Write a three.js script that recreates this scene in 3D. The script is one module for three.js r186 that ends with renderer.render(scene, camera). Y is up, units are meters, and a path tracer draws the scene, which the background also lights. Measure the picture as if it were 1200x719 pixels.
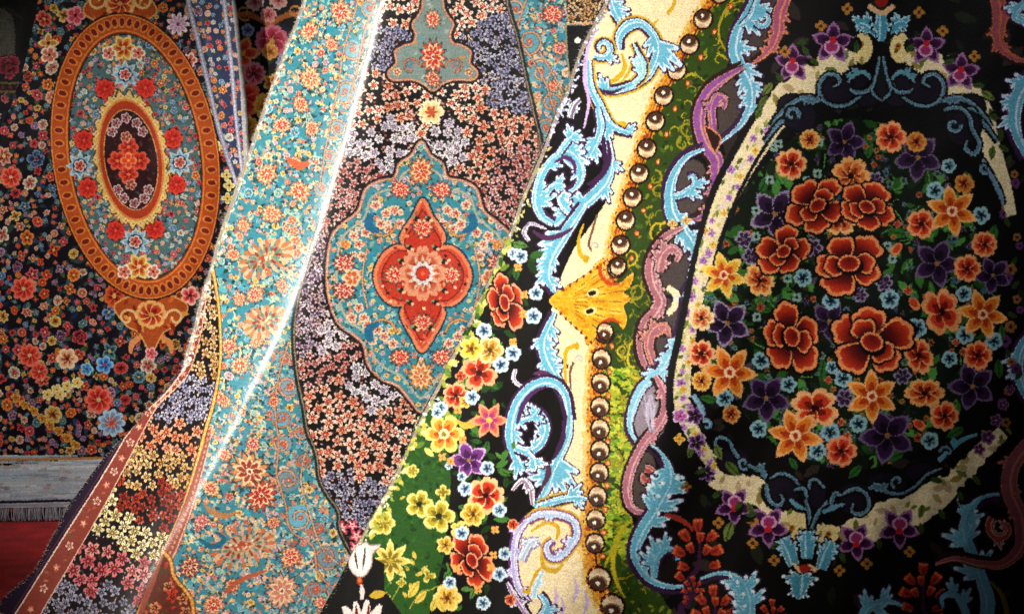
import * as THREE from 'three';
import { ImprovedNoise } from 'three/addons/math/ImprovedNoise.js';

// ---------------------------------------------------------------- camera, light, exposure
const PW = 1200, PH = 719;                                   // size of the photograph in pixels
const scene = new THREE.Scene();
scene.background = new THREE.Color(0.004, 0.004, 0.005);
const camera = new THREE.PerspectiveCamera(17, PW / PH, 0.1, 60);
camera.position.set(0, 1.6, 6.5);
camera.rotation.set(THREE.MathUtils.degToRad(-6.9), 0, 0);
camera.updateMatrixWorld(true);
const renderer = new THREE.WebGLRenderer({ antialias: true });
renderer.toneMapping = THREE.LinearToneMapping;
renderer.toneMappingExposure = 1.0;
renderer.shadowMap.enabled = true;

function lampLight(name, color, intensity, at, to, angle, penumbra, radius) {
  const l = new THREE.SpotLight(color, intensity, 0, angle, penumbra, 2);
  l.name = name; l.position.set(...at); l.target.position.set(...to);
  l.castShadow = true; l.shadow.mapSize.set(2048, 2048); l.shadow.radius = radius; l.shadow.bias = -0.0005;
  scene.add(l, l.target);
  return l;
}
const KEY = { at: [-4.2, 2.3, 4.7], to: [-0.26, 1.02, 0.8] };
lampLight('key_lamp', new THREE.Color(1, 0.95, 0.87), 182, KEY.at, KEY.to, 0.325, 1, 5);
const SIDE = { at: [-4.3, 2.7, 1.5], to: [-1.38, 0.95, -0.45] };
lampLight('added_side_light', new THREE.Color(1, 0.95, 0.88), 54, SIDE.at, SIDE.to, 0.31, 1, 5);  // unseen light, added to brighten the oval medallion carpet
const FILL = { at: [1.4, 4.8, 6.4], to: [0.1, 1.0, 0.8] };
lampLight('added_fill_light', new THREE.Color(0.93, 0.96, 1), 52, FILL.at, FILL.to, 0.26, 1, 12);  // unseen light from the front, added to lift the shadows

// ---------------------------------------------------------------- pixel <-> place
const F = PH / 2 / Math.tan(THREE.MathUtils.degToRad(camera.fov / 2));
const inv = camera.matrixWorld.clone().invert(), tv = new THREE.Vector3();
function project(x, y, z) { tv.set(x, y, z).applyMatrix4(inv); return [PW / 2 + F * tv.x / -tv.z, PH / 2 - F * tv.y / -tv.z, -tv.z]; }
function onPlane(px, py, z0) {                                // the point of the upright plane z = z0 seen at a pixel
  const d = new THREE.Vector3((px - PW / 2) / F, (PH / 2 - py) / F, -1).transformDirection(camera.matrixWorld);
  return camera.position.clone().addScaledVector(d, (z0 - camera.position.z) / d.z);
}
const noise = new ImprovedNoise();
function rng(seed) { let s = seed >>> 0; return () => { s = (s + 0x6d2b79f5) | 0; let t = Math.imul(s ^ (s >>> 15), 1 | s); t = (t + Math.imul(t ^ (t >>> 7), 61 | t)) ^ t; return ((t ^ (t >>> 14)) >>> 0) / 4294967296; }; }
const lerp = (a, b, t) => a + (b - a) * t, clamp = (x, a, b) => Math.max(a, Math.min(b, x));
function interp(tab, x) {                                     // piecewise cosine through [x, y] pairs sorted by x, straight on beyond the ends
  const n = tab.length;
  if (x <= tab[0][0]) return tab[0][1] + (x - tab[0][0]) * (tab[1][1] - tab[0][1]) / (tab[1][0] - tab[0][0]);
  if (x >= tab[n - 1][0]) return tab[n - 1][1] + (x - tab[n - 1][0]) * (tab[n - 1][1] - tab[n - 2][1]) / (tab[n - 1][0] - tab[n - 2][0]);
  let i = 0; while (x > tab[i + 1][0]) i++;
  return lerp(tab[i][1], tab[i + 1][1], (x - tab[i][0]) / (tab[i + 1][0] - tab[i][0]));
}
function eased(tab, x) {
  const n = tab.length; if (x <= tab[0][0]) return tab[0][1]; if (x >= tab[n - 1][0]) return tab[n - 1][1];
  let i = 0; while (x > tab[i + 1][0]) i++;
  const t = (x - tab[i][0]) / (tab[i + 1][0] - tab[i][0]); return lerp(tab[i][1], tab[i + 1][1], t * t * (3 - 2 * t));
}
function spline(pts, per = 8, closed = false) {               // Catmull-Rom samples
  const out = [], n = pts.length, g = (i) => closed ? pts[(i + n) % n] : pts[clamp(i, 0, n - 1)];
  for (let i = 0; i < (closed ? n : n - 1); i++) {
    const a = g(i - 1), b = g(i), c = g(i + 1), d = g(i + 2);
    for (let k = 0; k < per; k++) {
      const t = k / per, t2 = t * t, t3 = t2 * t, f = (j) => 0.5 * (2 * b[j] + (c[j] - a[j]) * t + (2 * a[j] - 5 * b[j] + 4 * c[j] - d[j]) * t2 + (3 * b[j] - a[j] - 3 * c[j] + d[j]) * t3);
      out.push([f(0), f(1)]);
    }
  }
  if (!closed) out.push(pts[n - 1]);
  return out;
}

// ---------------------------------------------------------------- hanging sheets
// A carpet hangs as a sheet bent about slanted straight folds. Across the carpet the cloth runs by arc length s from a crest line; bend gives the angle (degrees, + = facing left) at s.
// uv are the cloth's own lengths: u = crest + s, v = height.
class Sheet {
  constructor(o) {
    Object.assign(this, { cols: 240, rows: 150, thick: 0.007, rollR: 0.012, ripple: 0.002, seed: 1 }, o);
    const crest = o.crest.map(([x, y]) => { const p = onPlane(x, y, o.z0); return [p.y, p.x]; }).sort((a, b) => a[0] - b[0]);
    const fine = spline(crest, 12); this.crestX = (Y) => interp(fine, Y);
    const ds = 0.002, n = Math.ceil((o.sMax - o.sMin) / ds) + 1, xs = new Float64Array(n), zs = new Float64Array(n), i0 = Math.round(-o.sMin / ds);
    const th = (s) => THREE.MathUtils.degToRad(eased(o.bend, s));
    for (let i = i0 + 1; i < n; i++) { const t = th(o.sMin + (i - 0.5) * ds); xs[i] = xs[i - 1] + Math.cos(t) * ds; zs[i] = zs[i - 1] + Math.sin(t) * ds; }
    for (let i = i0 - 1; i >= 0; i--) { const t = th(o.sMin + (i + 0.5) * ds); xs[i] = xs[i + 1] - Math.cos(t) * ds; zs[i] = zs[i + 1] - Math.sin(t) * ds; }
    this.th = th;
    this.xz = (s) => { const f = (s - o.sMin) / ds, i = clamp(Math.floor(f), 0, n - 2), t = f - i; return [lerp(xs[i], xs[i + 1], t), lerp(zs[i], zs[i + 1], t)]; };
    this.build();
  }
  place(Y, s) {
    const f = this.fan ? this.fan(Y) : 1, q = this.xz(s / f), x = q[0] * f, z = q[1] * f, k = this.seed * 1.7, r = this.ripple;
    const g = s + 0.35 * Y, w = r * (2.2 * noise.noise(g * 4, Y * 1.6, k) + 1.1 * noise.noise(g * 9, Y * 5, k + 7) + 0.5 * noise.noise(g * 21, Y * 14, k + 3));
    return [this.crestX(Y) + x, Y, this.z0 + z + w + (this.lean ? this.lean(Y) : 0)];
  }
  edge(Y, line, lo, hi) {                                     // the arc length at which this height of the cloth reaches a line seen in the photograph
    const tab = line.map(([x, y]) => [y, x]).sort((a, b) => a[0] - b[0]);
    const wob = 2.4 * noise.noise(Y * 7, this.seed, 0.5) + 1.2 * noise.noise(Y * 23, this.seed, 4.5);
    for (let i = 0; i < 34; i++) {
      const m = (lo + hi) / 2, q = project(...this.place(Y, m));
      if (q[0] < interp(tab, q[1]) + wob) lo = m; else hi = m;
    }
    return (lo + hi) / 2;
  }
  build() {
    const { cols, rows, yTop, yBot, rollR } = this, roll = 14, P = [], UV = [];
    this.C = cols + 1 + (this.rollLeft ? roll : 0) + (this.rollRight ? roll : 0); this.R = rows + 1;
    for (let j = 0; j <= rows; j++) {
      const Y0 = lerp(yTop, yBot, j / rows), Y = Y0;
      const sL = this.left ? this.edge(Y, this.left, this.sMin, this.leftMax ?? 0) : this.sMin, sR = this.right ? this.edge(Y, this.right, this.rightMin ?? 0, this.sMax) : this.sMax, c = this.crestX(Y);
      const turn = (s0, dir) => {                             // the edge rolled back behind the carpet
        const out = []; let [x, , z] = this.place(Y, s0), t = this.th(s0), len = 0;
        for (let k = 1; k <= roll; k++) {
          const goal = -dir * Math.PI * (this.turnTo ?? 1.02), rest = (goal - this.th(s0)) / 10, step = k <= 10 ? Math.abs(rest) * rollR : 0.02;
          if (k <= 10) t += rest;
          const tm = k <= 10 ? t - rest / 2 : t;
          x += dir * Math.cos(tm) * step; z += dir * Math.sin(tm) * step; len += step;
          out.push([[x, Y, z], [c + s0 + dir * len, Y]]);
        }
        return out;
      };
      const row = [];
      if (this.rollLeft) row.push(...turn(sL, -1).reverse());
      for (let i = 0; i <= cols; i++) { const s = lerp(sL, sR, i / cols); row.push([this.place(Y, s), [c + s, Y]]); }
      if (this.rollRight) row.push(...turn(sR, 1));
      for (const [p, q] of row) { P.push(...p); UV.push(...q); }
    }
    let u0 = 1e9, u1 = -1e9; for (let i = 0; i < UV.length; i += 2) { u0 = Math.min(u0, UV[i]); u1 = Math.max(u1, UV[i]); }
    Object.assign(this, { P, UV, u0, u1, v0: yBot, v1: yTop });
  }
  front() {
    const { C, R, P, UV } = this, g = new THREE.BufferGeometry(), idx = [], uv = new Float32Array(UV.length);
    for (let i = 0; i < UV.length; i += 2) { uv[i] = (UV[i] - this.u0) / (this.u1 - this.u0); uv[i + 1] = (UV[i + 1] - this.v0) / (this.v1 - this.v0); }
    for (let j = 0; j < R - 1; j++) for (let i = 0; i < C - 1; i++) { const a = j * C + i, b = a + 1, c = a + C, d = c + 1; idx.push(a, c, b, b, c, d); }
    g.setAttribute('position', new THREE.BufferAttribute(new Float32Array(P), 3)); g.setAttribute('uv', new THREE.BufferAttribute(uv, 2)); g.setIndex(idx); g.computeVertexNormals();
    this.N = g.attributes.normal.array; return g;
  }
  back() {                                                    // the woven back and the cut edges, a pile's thickness behind the front
    const { C, R, P, N, thick } = this, pos = [], idx = [], uv = [];
    for (let k = 0; k < C * R; k++) { pos.push(P[3 * k] - N[3 * k] * thick, P[3 * k + 1] - N[3 * k + 1] * thick, P[3 * k + 2] - N[3 * k + 2] * thick); uv.push(this.UV[2 * k], this.UV[2 * k + 1]); }
    for (let j = 0; j < R - 1; j++) for (let i = 0; i < C - 1; i++) { const a = j * C + i, b = a + 1, c = a + C, d = c + 1; idx.push(a, b, c, b, d, c); }
    const rim = (list) => { const s = pos.length / 3; for (const k of list) { pos.push(P[3 * k], P[3 * k + 1], P[3 * k + 2], pos[3 * k], pos[3 * k + 1], pos[3 * k + 2]); uv.push(this.UV[2 * k], this.UV[2 * k + 1], this.UV[2 * k] + 0.007, this.UV[2 * k + 1]); } for (let i = 0; i < list.length - 1; i++) { const a = s + 2 * i; idx.push(a, a + 1, a + 2, a + 2, a + 1, a + 3); } };
    const seq = (n, f) => Array.from({ length: n }, (_, i) => f(i));
    rim(seq(R, (j) => j * C)); rim(seq(R, (j) => (R - 1 - j) * C + C - 1)); rim(seq(C, (i) => C - 1 - i)); rim(seq(C, (i) => (R - 1) * C + i));
    const g = new THREE.BufferGeometry(); g.setAttribute('position', new THREE.BufferAttribute(new Float32Array(pos), 3)); g.setAttribute('uv', new THREE.BufferAttribute(new Float32Array(uv), 2)); g.setIndex(idx); g.computeVertexNormals(); return g;
  }
  lookup() {                                                  // where on the cloth a pixel of the photograph lands, for placing the woven motifs
    const X0 = -80, Y0 = -80, W = 1380, H = 960, U = new Float32Array(W * H).fill(NaN), V = new Float32Array(W * H), Z = new Float32Array(W * H).fill(1e9), { C, R, P, UV } = this, q = [];
    for (let k = 0; k < C * R; k++) q.push(project(P[3 * k], P[3 * k + 1], P[3 * k + 2]));
    const tri = (a, b, c) => {
      const A = q[a], B = q[b], D = q[c], den = (B[1] - D[1]) * (A[0] - D[0]) + (D[0] - B[0]) * (A[1] - D[1]); if (Math.abs(den) < 1e-9) return;
      const x0 = Math.max(X0, Math.floor(Math.min(A[0], B[0], D[0]))), x1 = Math.min(X0 + W - 1, Math.ceil(Math.max(A[0], B[0], D[0]))), y0 = Math.max(Y0, Math.floor(Math.min(A[1], B[1], D[1]))), y1 = Math.min(Y0 + H - 1, Math.ceil(Math.max(A[1], B[1], D[1])));
      for (let y = y0; y <= y1; y++) for (let x = x0; x <= x1; x++) {
        const l0 = ((B[1] - D[1]) * (x - D[0]) + (D[0] - B[0]) * (y - D[1])) / den, l1 = ((D[1] - A[1]) * (x - D[0]) + (A[0] - D[0]) * (y - D[1])) / den, l2 = 1 - l0 - l1;
        if (l0 < -1e-6 || l1 < -1e-6 || l2 < -1e-6) continue;
        const k = (y - Y0) * W + x - X0, z = l0 * A[2] + l1 * B[2] + l2 * D[2]; if (z >= Z[k]) continue;
        Z[k] = z; U[k] = l0 * UV[2 * a] + l1 * UV[2 * b] + l2 * UV[2 * c]; V[k] = l0 * UV[2 * a + 1] + l1 * UV[2 * b + 1] + l2 * UV[2 * c + 1];
      }
    };
    for (let j = 0; j < R - 1; j++) for (let i = 0; i < C - 1; i++) { const a = j * C + i; tri(a, a + C, a + 1); tri(a + 1, a + C, a + C + 1); }
    const mpp = 1 / F * (6.5 - this.z0); let last = -1;
    for (let y = 0; y < H; y++) {                              // carry on past the edges of the cloth at its plain scale
      let lo = -1, hi = -1; for (let x = 0; x < W; x++) if (!isNaN(U[y * W + x])) { if (lo < 0) lo = x; hi = x; }
      if (lo < 0) { if (last >= 0) for (let x = 0; x < W; x++) { U[y * W + x] = U[last * W + x]; V[y * W + x] = V[last * W + x] - (y - last) * mpp; } continue; }
      lo = Math.min(lo + 2, hi); hi = Math.max(hi - 2, lo);
      for (let x = 0; x < lo; x++) { U[y * W + x] = U[y * W + lo] - (lo - x) * mpp; V[y * W + x] = V[y * W + lo]; }
      for (let x = hi + 1; x < W; x++) { U[y * W + x] = U[y * W + hi] + (x - hi) * mpp; V[y * W + x] = V[y * W + hi]; }
      for (let x = lo + 1; x < hi; x++) if (isNaN(U[y * W + x])) { U[y * W + x] = U[y * W + x - 1] + mpp; V[y * W + x] = V[y * W + x - 1]; }
      last = y;
    }
    for (let y = H - 1, next = -1; y >= 0; y--) { if (!isNaN(U[y * W])) next = y; else if (next >= 0) for (let x = 0; x < W; x++) { U[y * W + x] = U[next * W + x]; V[y * W + x] = V[next * W + x] + (next - y) * mpp; } }
    this.at = (px, py) => {
      const fx = clamp(px - X0, 0, W - 1.01), fy = clamp(py - Y0, 0, H - 1.01), x = Math.floor(fx), y = Math.floor(fy), a = fx - x, b = fy - y, k = y * W + x, l = (T) => lerp(lerp(T[k], T[k + 1], a), lerp(T[k + W], T[k + W + 1], a), b);
      return [l(U), l(V)];
    };
  }
}

// ---------------------------------------------------------------- drawing woven motifs (all sizes and places in pixels of the photograph, put onto the cloth through Sheet.at)
class Art {
  constructor(sheet, W, H, ground) {
    sheet.lookup();
    Object.assign(this, { sheet, W, H, canvas: document.createElement('canvas') });
    this.canvas.width = W; this.canvas.height = H; this.c = this.canvas.getContext('2d');
    this.c.fillStyle = ground; this.c.fillRect(0, 0, W, H);
    this.k = H / (sheet.v1 - sheet.v0) * (6.5 - sheet.z0) / F; this.c.lineJoin = this.c.lineCap = 'round';
  }
  m(x, y) { const s = this.sheet, [u, v] = s.at(x, y); return [(u - s.u0) / (s.u1 - s.u0) * this.W, (s.v1 - v) / (s.v1 - s.v0) * this.H]; }
  path(pts, closed) { const c = this.c; c.beginPath(); pts.forEach(([x, y], i) => { const p = this.m(x, y); i ? c.lineTo(...p) : c.moveTo(...p); }); if (closed) c.closePath(); }
  area(pts, fill, o = {}) {
    const dense = []; const q = o.sharp ? pts : spline(pts, 8, true); for (let i = 0; i < q.length; i++) { const a = q[i], b = q[(i + 1) % q.length], n = Math.max(1, Math.ceil(Math.hypot(b[0] - a[0], b[1] - a[1]) / 6)); for (let k = 0; k < n; k++) dense.push([lerp(a[0], b[0], k / n), lerp(a[1], b[1], k / n)]); }
    this.path(dense, true); if (fill) { this.c.fillStyle = fill; this.c.fill(); } if (o.line) { this.c.strokeStyle = o.line; this.c.lineWidth = (o.w ?? 1.5) * this.k; this.c.stroke(); }
    return dense;
  }
  clip(pts, fn, sharp) { const main = this.c; if (!this.layer) { this.layer = document.createElement('canvas'); this.layer.width = this.W; this.layer.height = this.H; } const lc = this.layer.getContext('2d'); lc.setTransform(1, 0, 0, 1, 0, 0); lc.clearRect(0, 0, this.W, this.H); lc.lineJoin = lc.lineCap = 'round'; this.c = lc; fn(); this.c = main; main.save(); const q = sharp ? pts : spline(pts, 8, true), d = []; q.forEach((a, i) => { const b = q[(i + 1) % q.length], n = Math.max(1, Math.ceil(Math.hypot(b[0] - a[0], b[1] - a[1]) / 6)); for (let k = 0; k < n; k++) d.push([lerp(a[0], b[0], k / n), lerp(a[1], b[1], k / n)]); }); this.path(d, true); main.clip(); main.drawImage(this.layer, 0, 0); main.restore(); }
  line(pts, color, w = 1.5, o = {}) { this.path(o.sharp ? pts : spline(pts, 10, o.closed), o.closed); this.c.strokeStyle = color; this.c.lineWidth = w * this.k; if (o.dash) this.c.setLineDash(o.dash.map((d) => d * this.k)); this.c.stroke(); this.c.setLineDash([]); }
  taper(pts, w, color, o = {}) {                               // a stroke whose width runs through the list w
    const q = spline(pts, 8), L = [], R = [], n = q.length - 1, sh = o.shift ?? 0;
    q.forEach((p, i) => {
      const a = q[Math.max(0, i - 1)], b = q[Math.min(n, i + 1)], d = Math.hypot(b[0] - a[0], b[1] - a[1]) || 1, nx = -(b[1] - a[1]) / d, ny = (b[0] - a[0]) / d, f = i / n * (w.length - 1), j = Math.min(w.length - 2, Math.floor(f)), h = lerp(w[j], w[j + 1], f - j) / 2, cx = p[0] + nx * sh, cy = p[1] + ny * sh;
      L.push([cx + nx * h, cy + ny * h]); R.push([cx - nx * h, cy - ny * h]);
    });
    this.path([...L, ...R.reverse()], true); this.c.fillStyle = color; this.c.fill();
    return q;
  }
  at(x, y, rot, fn, sx = 1, sy = sx) {                         // draw in a motif's own axes, bent onto the cloth by its slope there
    const e = 2, p = this.m(x, y), a = this.m(x + e, y), b = this.m(x, y + e), c = this.c, lim = 2.2 * this.k;
    let ax = (a[0] - p[0]) / e, ay = (a[1] - p[1]) / e, bx = (b[0] - p[0]) / e, by = (b[1] - p[1]) / e; ax = clamp(ax, 0.4 * this.k, lim); bx = clamp(bx, -lim, lim);
    c.save(); c.setTransform(ax, ay, bx, by, p[0], p[1]); c.rotate(rot); c.scale(sx, sy); fn(c); c.restore();
  }
  dot(x, y, r, color) { const p = this.m(x, y); this.c.fillStyle = color; this.c.beginPath(); this.c.arc(p[0], p[1], r * this.k, 0, 7); this.c.fill(); }
}
function petal(c, L, W, kind, b = 0) {
  c.beginPath(); c.moveTo(b, 0);
  if (kind === 'point') { c.bezierCurveTo(L * 0.3, -W, L * 0.62, -W, L, 0); c.bezierCurveTo(L * 0.62, W, L * 0.3, W, b, 0); }
  else if (kind === 'heart') { c.bezierCurveTo(L * 0.2, -W * 1.1, L * 0.9, -W * 1.35, L, -W * 0.45); c.quadraticCurveTo(L * 1.02, -W * 0.1, L * 0.88, 0); c.quadraticCurveTo(L * 1.02, W * 0.1, L, W * 0.45); c.bezierCurveTo(L * 0.9, W * 1.35, L * 0.2, W * 1.1, b, 0); }
  else { c.bezierCurveTo(L * 0.2, -W * 1.2, L * 1.0, -W * 1.3, L, 0); c.bezierCurveTo(L * 1.0, W * 1.3, L * 0.2, W * 1.2, b, 0); }
  c.closePath();
}
// n petals, each with a pale rim, a body and a darker throat, round a core
function flower(a, x, y, r, o = {}) {
  const { n = 5, kind = 'round', w = 0.42, rim = '#f4c79a', body = '#d8452a', throat = '#7d1410', core = '#2a0a08', coreR = 0.16, rot = 0, sx = 1, sy = 1, tilt = 0, rimW = 0.2, eye } = o;
  a.at(x, y, tilt, (c) => {
    const W = r * w;
    for (let i = 0; i < n; i++) {
      c.save(); c.rotate(rot + i * Math.PI * 2 / n);
      if (rim) { petal(c, r, W, kind); c.fillStyle = rim; c.fill(); }
      petal(c, r * (1 - rimW), W * (1 - rimW * 1.5), kind, r * 0.04); if (rim && r > 7) { const g = c.createRadialGradient(0, 0, r * 0.1, 0, 0, r * (1 - rimW)); g.addColorStop(0, throat ?? body); g.addColorStop(0.55, body); g.addColorStop(0.8, body); g.addColorStop(1, rim); c.fillStyle = g; } else c.fillStyle = body; c.fill();
      if (throat) { petal(c, r * 0.55, W * 0.42, 'point'); c.fillStyle = throat; c.fill(); }
      c.restore();
    }
    if (core) { c.fillStyle = core; c.beginPath(); c.arc(0, 0, r * coreR, 0, 7); c.fill(); }
    if (eye) { c.fillStyle = eye; c.beginPath(); c.arc(0, 0, r * coreR * 0.5, 0, 7); c.fill(); }
  }, sx, sy);
}
function ruffle(c, L, W, k, n = 3) { c.beginPath(); c.moveTo(0, 0); const m = 30; for (let i = 0; i <= m; i++) { const t = -1 + 2 * i / m, e = Math.pow(1 - Math.pow(Math.abs(t), 3.5), 0.4), rr = Math.max(L * 0.08, L * e * (0.9 + 0.1 * Math.abs(Math.cos(t * n * 1.35 + k * 0.25)))); c.lineTo(rr * Math.cos(t * W), rr * Math.sin(t * W)); } c.closePath(); }
function peony(a, x, y, r, o = {}) {
  const { rot = 0, sx = 1, sy = 1, rim = '#e58a50', body = '#b92f15', deep = '#5c0e0a', dark = '#120505' } = o, R = rng(Math.round(x * 31 + y * 17));
  a.at(x, y, rot, (c) => {
    const one = (g, L, W, d) => { c.save(); c.rotate(g); c.translate(d, 0); const k = R() * 3; c.fillStyle = dark; ruffle(c, L * 1.07, W * 1.1, k); c.fill(); c.fillStyle = rim; ruffle(c, L, W, k); c.fill(); const gr = c.createRadialGradient(0, 0, L * 0.2, 0, 0, L); gr.addColorStop(0, dark); gr.addColorStop(0.38, deep); gr.addColorStop(0.75, body); gr.addColorStop(1, '#d8602c'); c.fillStyle = gr; ruffle(c, L * 0.9, W * 0.86, k); c.fill(); c.restore(); };
    const off = R() * 6; for (let i = 0; i < 5; i++) one(off + i * 1.2566 + (R() - 0.5) * 0.35, r * (0.84 + R() * 0.24), 0.66 + R() * 0.12, 0);
    one(off + 0.7, r * 0.62, 0.9, r * 0.02); one(off + 3.6, r * 0.6, 0.95, r * 0.02);
    c.fillStyle = dark; c.beginPath(); c.ellipse(r * 0.02, r * 0.06, r * 0.34, r * 0.3, 0.4, 0, 7); c.fill();
    c.fillStyle = rim; c.beginPath(); c.ellipse(0, 0, r * 0.27, r * 0.25, 0, 0, 7); c.fill();
    const gr = c.createRadialGradient(0, -r * 0.1, r * 0.02, 0, 0, r * 0.26); gr.addColorStop(0, deep); gr.addColorStop(0.6, '#8a1a10'); gr.addColorStop(1, body); c.fillStyle = gr; c.beginPath(); c.ellipse(0, 0.01 * r, r * 0.22, r * 0.2, 0, 0, 7); c.fill();
  }, sx, sy);
}
const lily = (a, x, y, r, o = {}) => flower(a, x, y, r, { n: 6, kind: 'point', w: 0.34, rim: '#f0a860', body: '#d9721e', throat: '#a8330f', core: '#f4c490', coreR: 0.2, eye: '#a02818', rimW: 0.16, ...o });
const violet = (a, x, y, r, o = {}) => flower(a, x, y, r, { n: 5, kind: 'point', w: 0.42, rim: '#7d6484', body: '#2b1433', throat: '#140818', core: '#8a5f34', coreR: 0.1, rimW: 0.11, ...o });
const bluet = (a, x, y, r, o = {}) => flower(a, x, y, r, { n: 5, w: 0.5, rim: '#9fc3cf', body: '#5f8fa3', throat: '#10202a', core: '#0c1216', coreR: 0.2, rimW: 0.3, ...o });
const tiny = (a, x, y, r, col, core, o = {}) => flower(a, x, y, r, { n: 4, rim: null, body: col, throat: null, core, coreR: 0.32, rimW: 0, w: 0.5, ...o });
function leaf(a, x, y, L, ang, col, vein) { a.at(x, y, ang, (c) => { c.fillStyle = col; petal(c, L, L * 0.3, 'point'); c.fill(); if (vein) { c.strokeStyle = vein; c.lineWidth = L * 0.06; c.beginPath(); c.moveTo(L * 0.1, 0); c.lineTo(L * 0.85, 0); c.stroke(); } }); }
function curl(x, y, r, a0, turns, dir = 1, r1 = 0.15) { const p = [], n = Math.ceil(10 * Math.abs(turns)) + 3; for (let i = 0; i <= n; i++) { const t = i / n, a = a0 + dir * t * turns * Math.PI * 2, q = r * lerp(1, r1, t); p.push([x + Math.cos(a) * q, y + Math.sin(a) * q]); } return p; }
// an acanthus stem: tapered body with lobes along one or both sides, dark outline, pale tips
function acanthus(a, pts, w0, o = {}) {
  const { col = '#58b3c8', light = '#c4e4ee', dark = '#2b1430', tip = light, out = 1.6, halo, auto = true } = o, w = w0.map((v) => v * (o.fat ?? 1.1)), LF = o.long ?? 1;
  const q = spline(pts, 8), n = q.length - 1, len = q.reduce((t, p, i) => i ? t + Math.hypot(p[0] - q[i - 1][0], p[1] - q[i - 1][1]) : 0, 0), wid = (t) => { const f = t * (w.length - 1), j = Math.min(w.length - 2, Math.floor(f)); return lerp(w[j], w[j + 1], f - j); };
  const lobes = [...(o.lobes ?? [])];
  if (auto && !lobes.length && Math.max(...w) > 7 && len > 50) for (let i = 1, m = Math.round(len / 22); i < m; i++) lobes.push([i / m, i & 1 ? 1 : -1, wid(i / m) * 0.6 + 6, 0.7]);
  if (halo) a.taper(pts, w.map((v) => v + 8), halo);
  const finger = (c, L, W, k) => { c.beginPath(); c.moveTo(-3, -W); c.bezierCurveTo(L * 0.35, -W, L * 0.6, -W * 0.8 + k, L, k * 1.6 - W * 0.5); c.arc(L, k * 1.6, W * 0.52, -Math.PI / 2, Math.PI / 2); c.bezierCurveTo(L * 0.6, W * 0.8 + k, L * 0.35, W, -3, W); c.closePath(); };
  const each = (fn) => lobes.forEach(([t, side, L0, bend = 0.9]) => { const L = L0 * LF, i = clamp(Math.round(t * n), 1, n - 1), d = Math.atan2(q[i + 1][1] - q[i - 1][1], q[i + 1][0] - q[i - 1][0]); for (const [da, f] of [[0.45, 0.72], [-0.42, 0.86], [0, 1.12]]) a.at(q[i][0], q[i][1], d + side * (bend + da), (c) => fn(c, L * f, L * 0.17 + 0.7, side * L * 0.08)); });
  if (dark) { each((c, L, W, k) => { c.fillStyle = dark; finger(c, L + out, W + out, k); c.fill(); }); a.taper(pts, w.map((v) => v + out * 2), dark); a.taper(pts, w.map((v) => v * 0.5 + out), dark, { shift: w[Math.floor(w.length / 2)] * 0.38 + out * 0.6 }); }
  a.taper(pts, w, light); each((c, L, W, k) => { c.fillStyle = light; finger(c, L, W, k); c.fill(); });
  a.taper(pts, w.map((v) => Math.max(0, v - 2.2)), col, { shift: 0.3 });
  each((c, L, W, k) => { c.fillStyle = col; finger(c, L * 0.8, W * 0.55, k * 0.8); c.fill(); c.fillStyle = tip; c.beginPath(); c.arc(L * 0.97, k * 1.6, W * 0.5, 0, 7); c.fill(); });
  a.taper(pts, w.map((v) => v * 0.16), light, { shift: -w[Math.floor(w.length / 2)] * 0.12 });
}

// ---------------------------------------------------------------- the carpets as they hang
const yAt = (px, py, z) => onPlane(px, py, z).y;
const sheetA = new Sheet({ z0: -0.5, seed: 3, ripple: 0.0045, crest: [[262, -60], [266, 0], [278, 110], [287, 215], [300, 400], [318, 640]], sMin: -1.25, sMax: 0.3, leftMax: -0.3,
  bend: [[-1.2, -2], [-0.6, -3], [-0.17, -5], [-0.115, 40], [-0.05, 44], [-0.004, 8], [0.3, 0]], fan: (Y) => clamp(lerp(0.36, 1, (Y - 1.28) / 0.52), 0.36, 1.1),
  left: [[55, -60], [45, 0], [28, 80], [12, 125], [-12, 170], [-45, 240], [-75, 330], [-80, 700]], right: [[268, -60], [271, 0], [283, 110], [291, 215], [304, 400], [322, 640]], rightMin: -0.1,
  rollRight: true, turnTo: 0.56, rollR: 0.012, yTop: 1.95, yBot: yAt(40, 594, -0.5), cols: 200, rows: 120 });
const sheetD = new Sheet({ z0: -0.63, seed: 5, ripple: 0.003, crest: [[310, -60], [310, 700]], sMin: -0.15, sMax: 0.45, bend: [[-0.4, 6], [0, 8], [0.5, 5]], yTop: 1.98, yBot: 0.02, cols: 70, rows: 90 });
const sheetE = new Sheet({ z0: -0.98, seed: 7, ripple: 0.004, crest: [[0, -60], [0, 700]], sMin: -0.6, sMax: 0.45, bend: [[-0.6, 3], [0, 5], [0.5, 2]], yTop: 1.98, yBot: 0.02, cols: 70, rows: 90 });
const sheetB = new Sheet({ z0: 1.12, seed: 2, ripple: 0.003, crest: [[474, -60], [455, 0], [428, 100], [400, 200], [371, 290], [338, 380], [303, 450], [258, 540], [218, 610], [188, 660], [158, 719], [138, 770]], sMin: -0.6, sMax: 1.0,
  bend: [[-0.42, 40], [-0.28, 50], [-0.16, 48], [-0.08, 36], [-0.034, 30], [0.012, 4], [0.1, -5], [0.5, -1], [0.9, -8]],
  left: [[378, -60], [356, 0], [320, 95], [287, 195], [262, 265], [240, 335], [228, 385], [214, 430], [188, 465], [158, 500], [123, 536], [80, 596], [43, 669], [0, 706], [-60, 770]], leftMax: -0.1,
  right: [[790, -60], [745, 80], [690, 250], [640, 400], [600, 520], [560, 640], [520, 780]], rightMin: 0.1, rollLeft: true, rollR: 0.016, yTop: 1.95, yBot: 0.015, cols: 300, rows: 170 });
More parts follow.
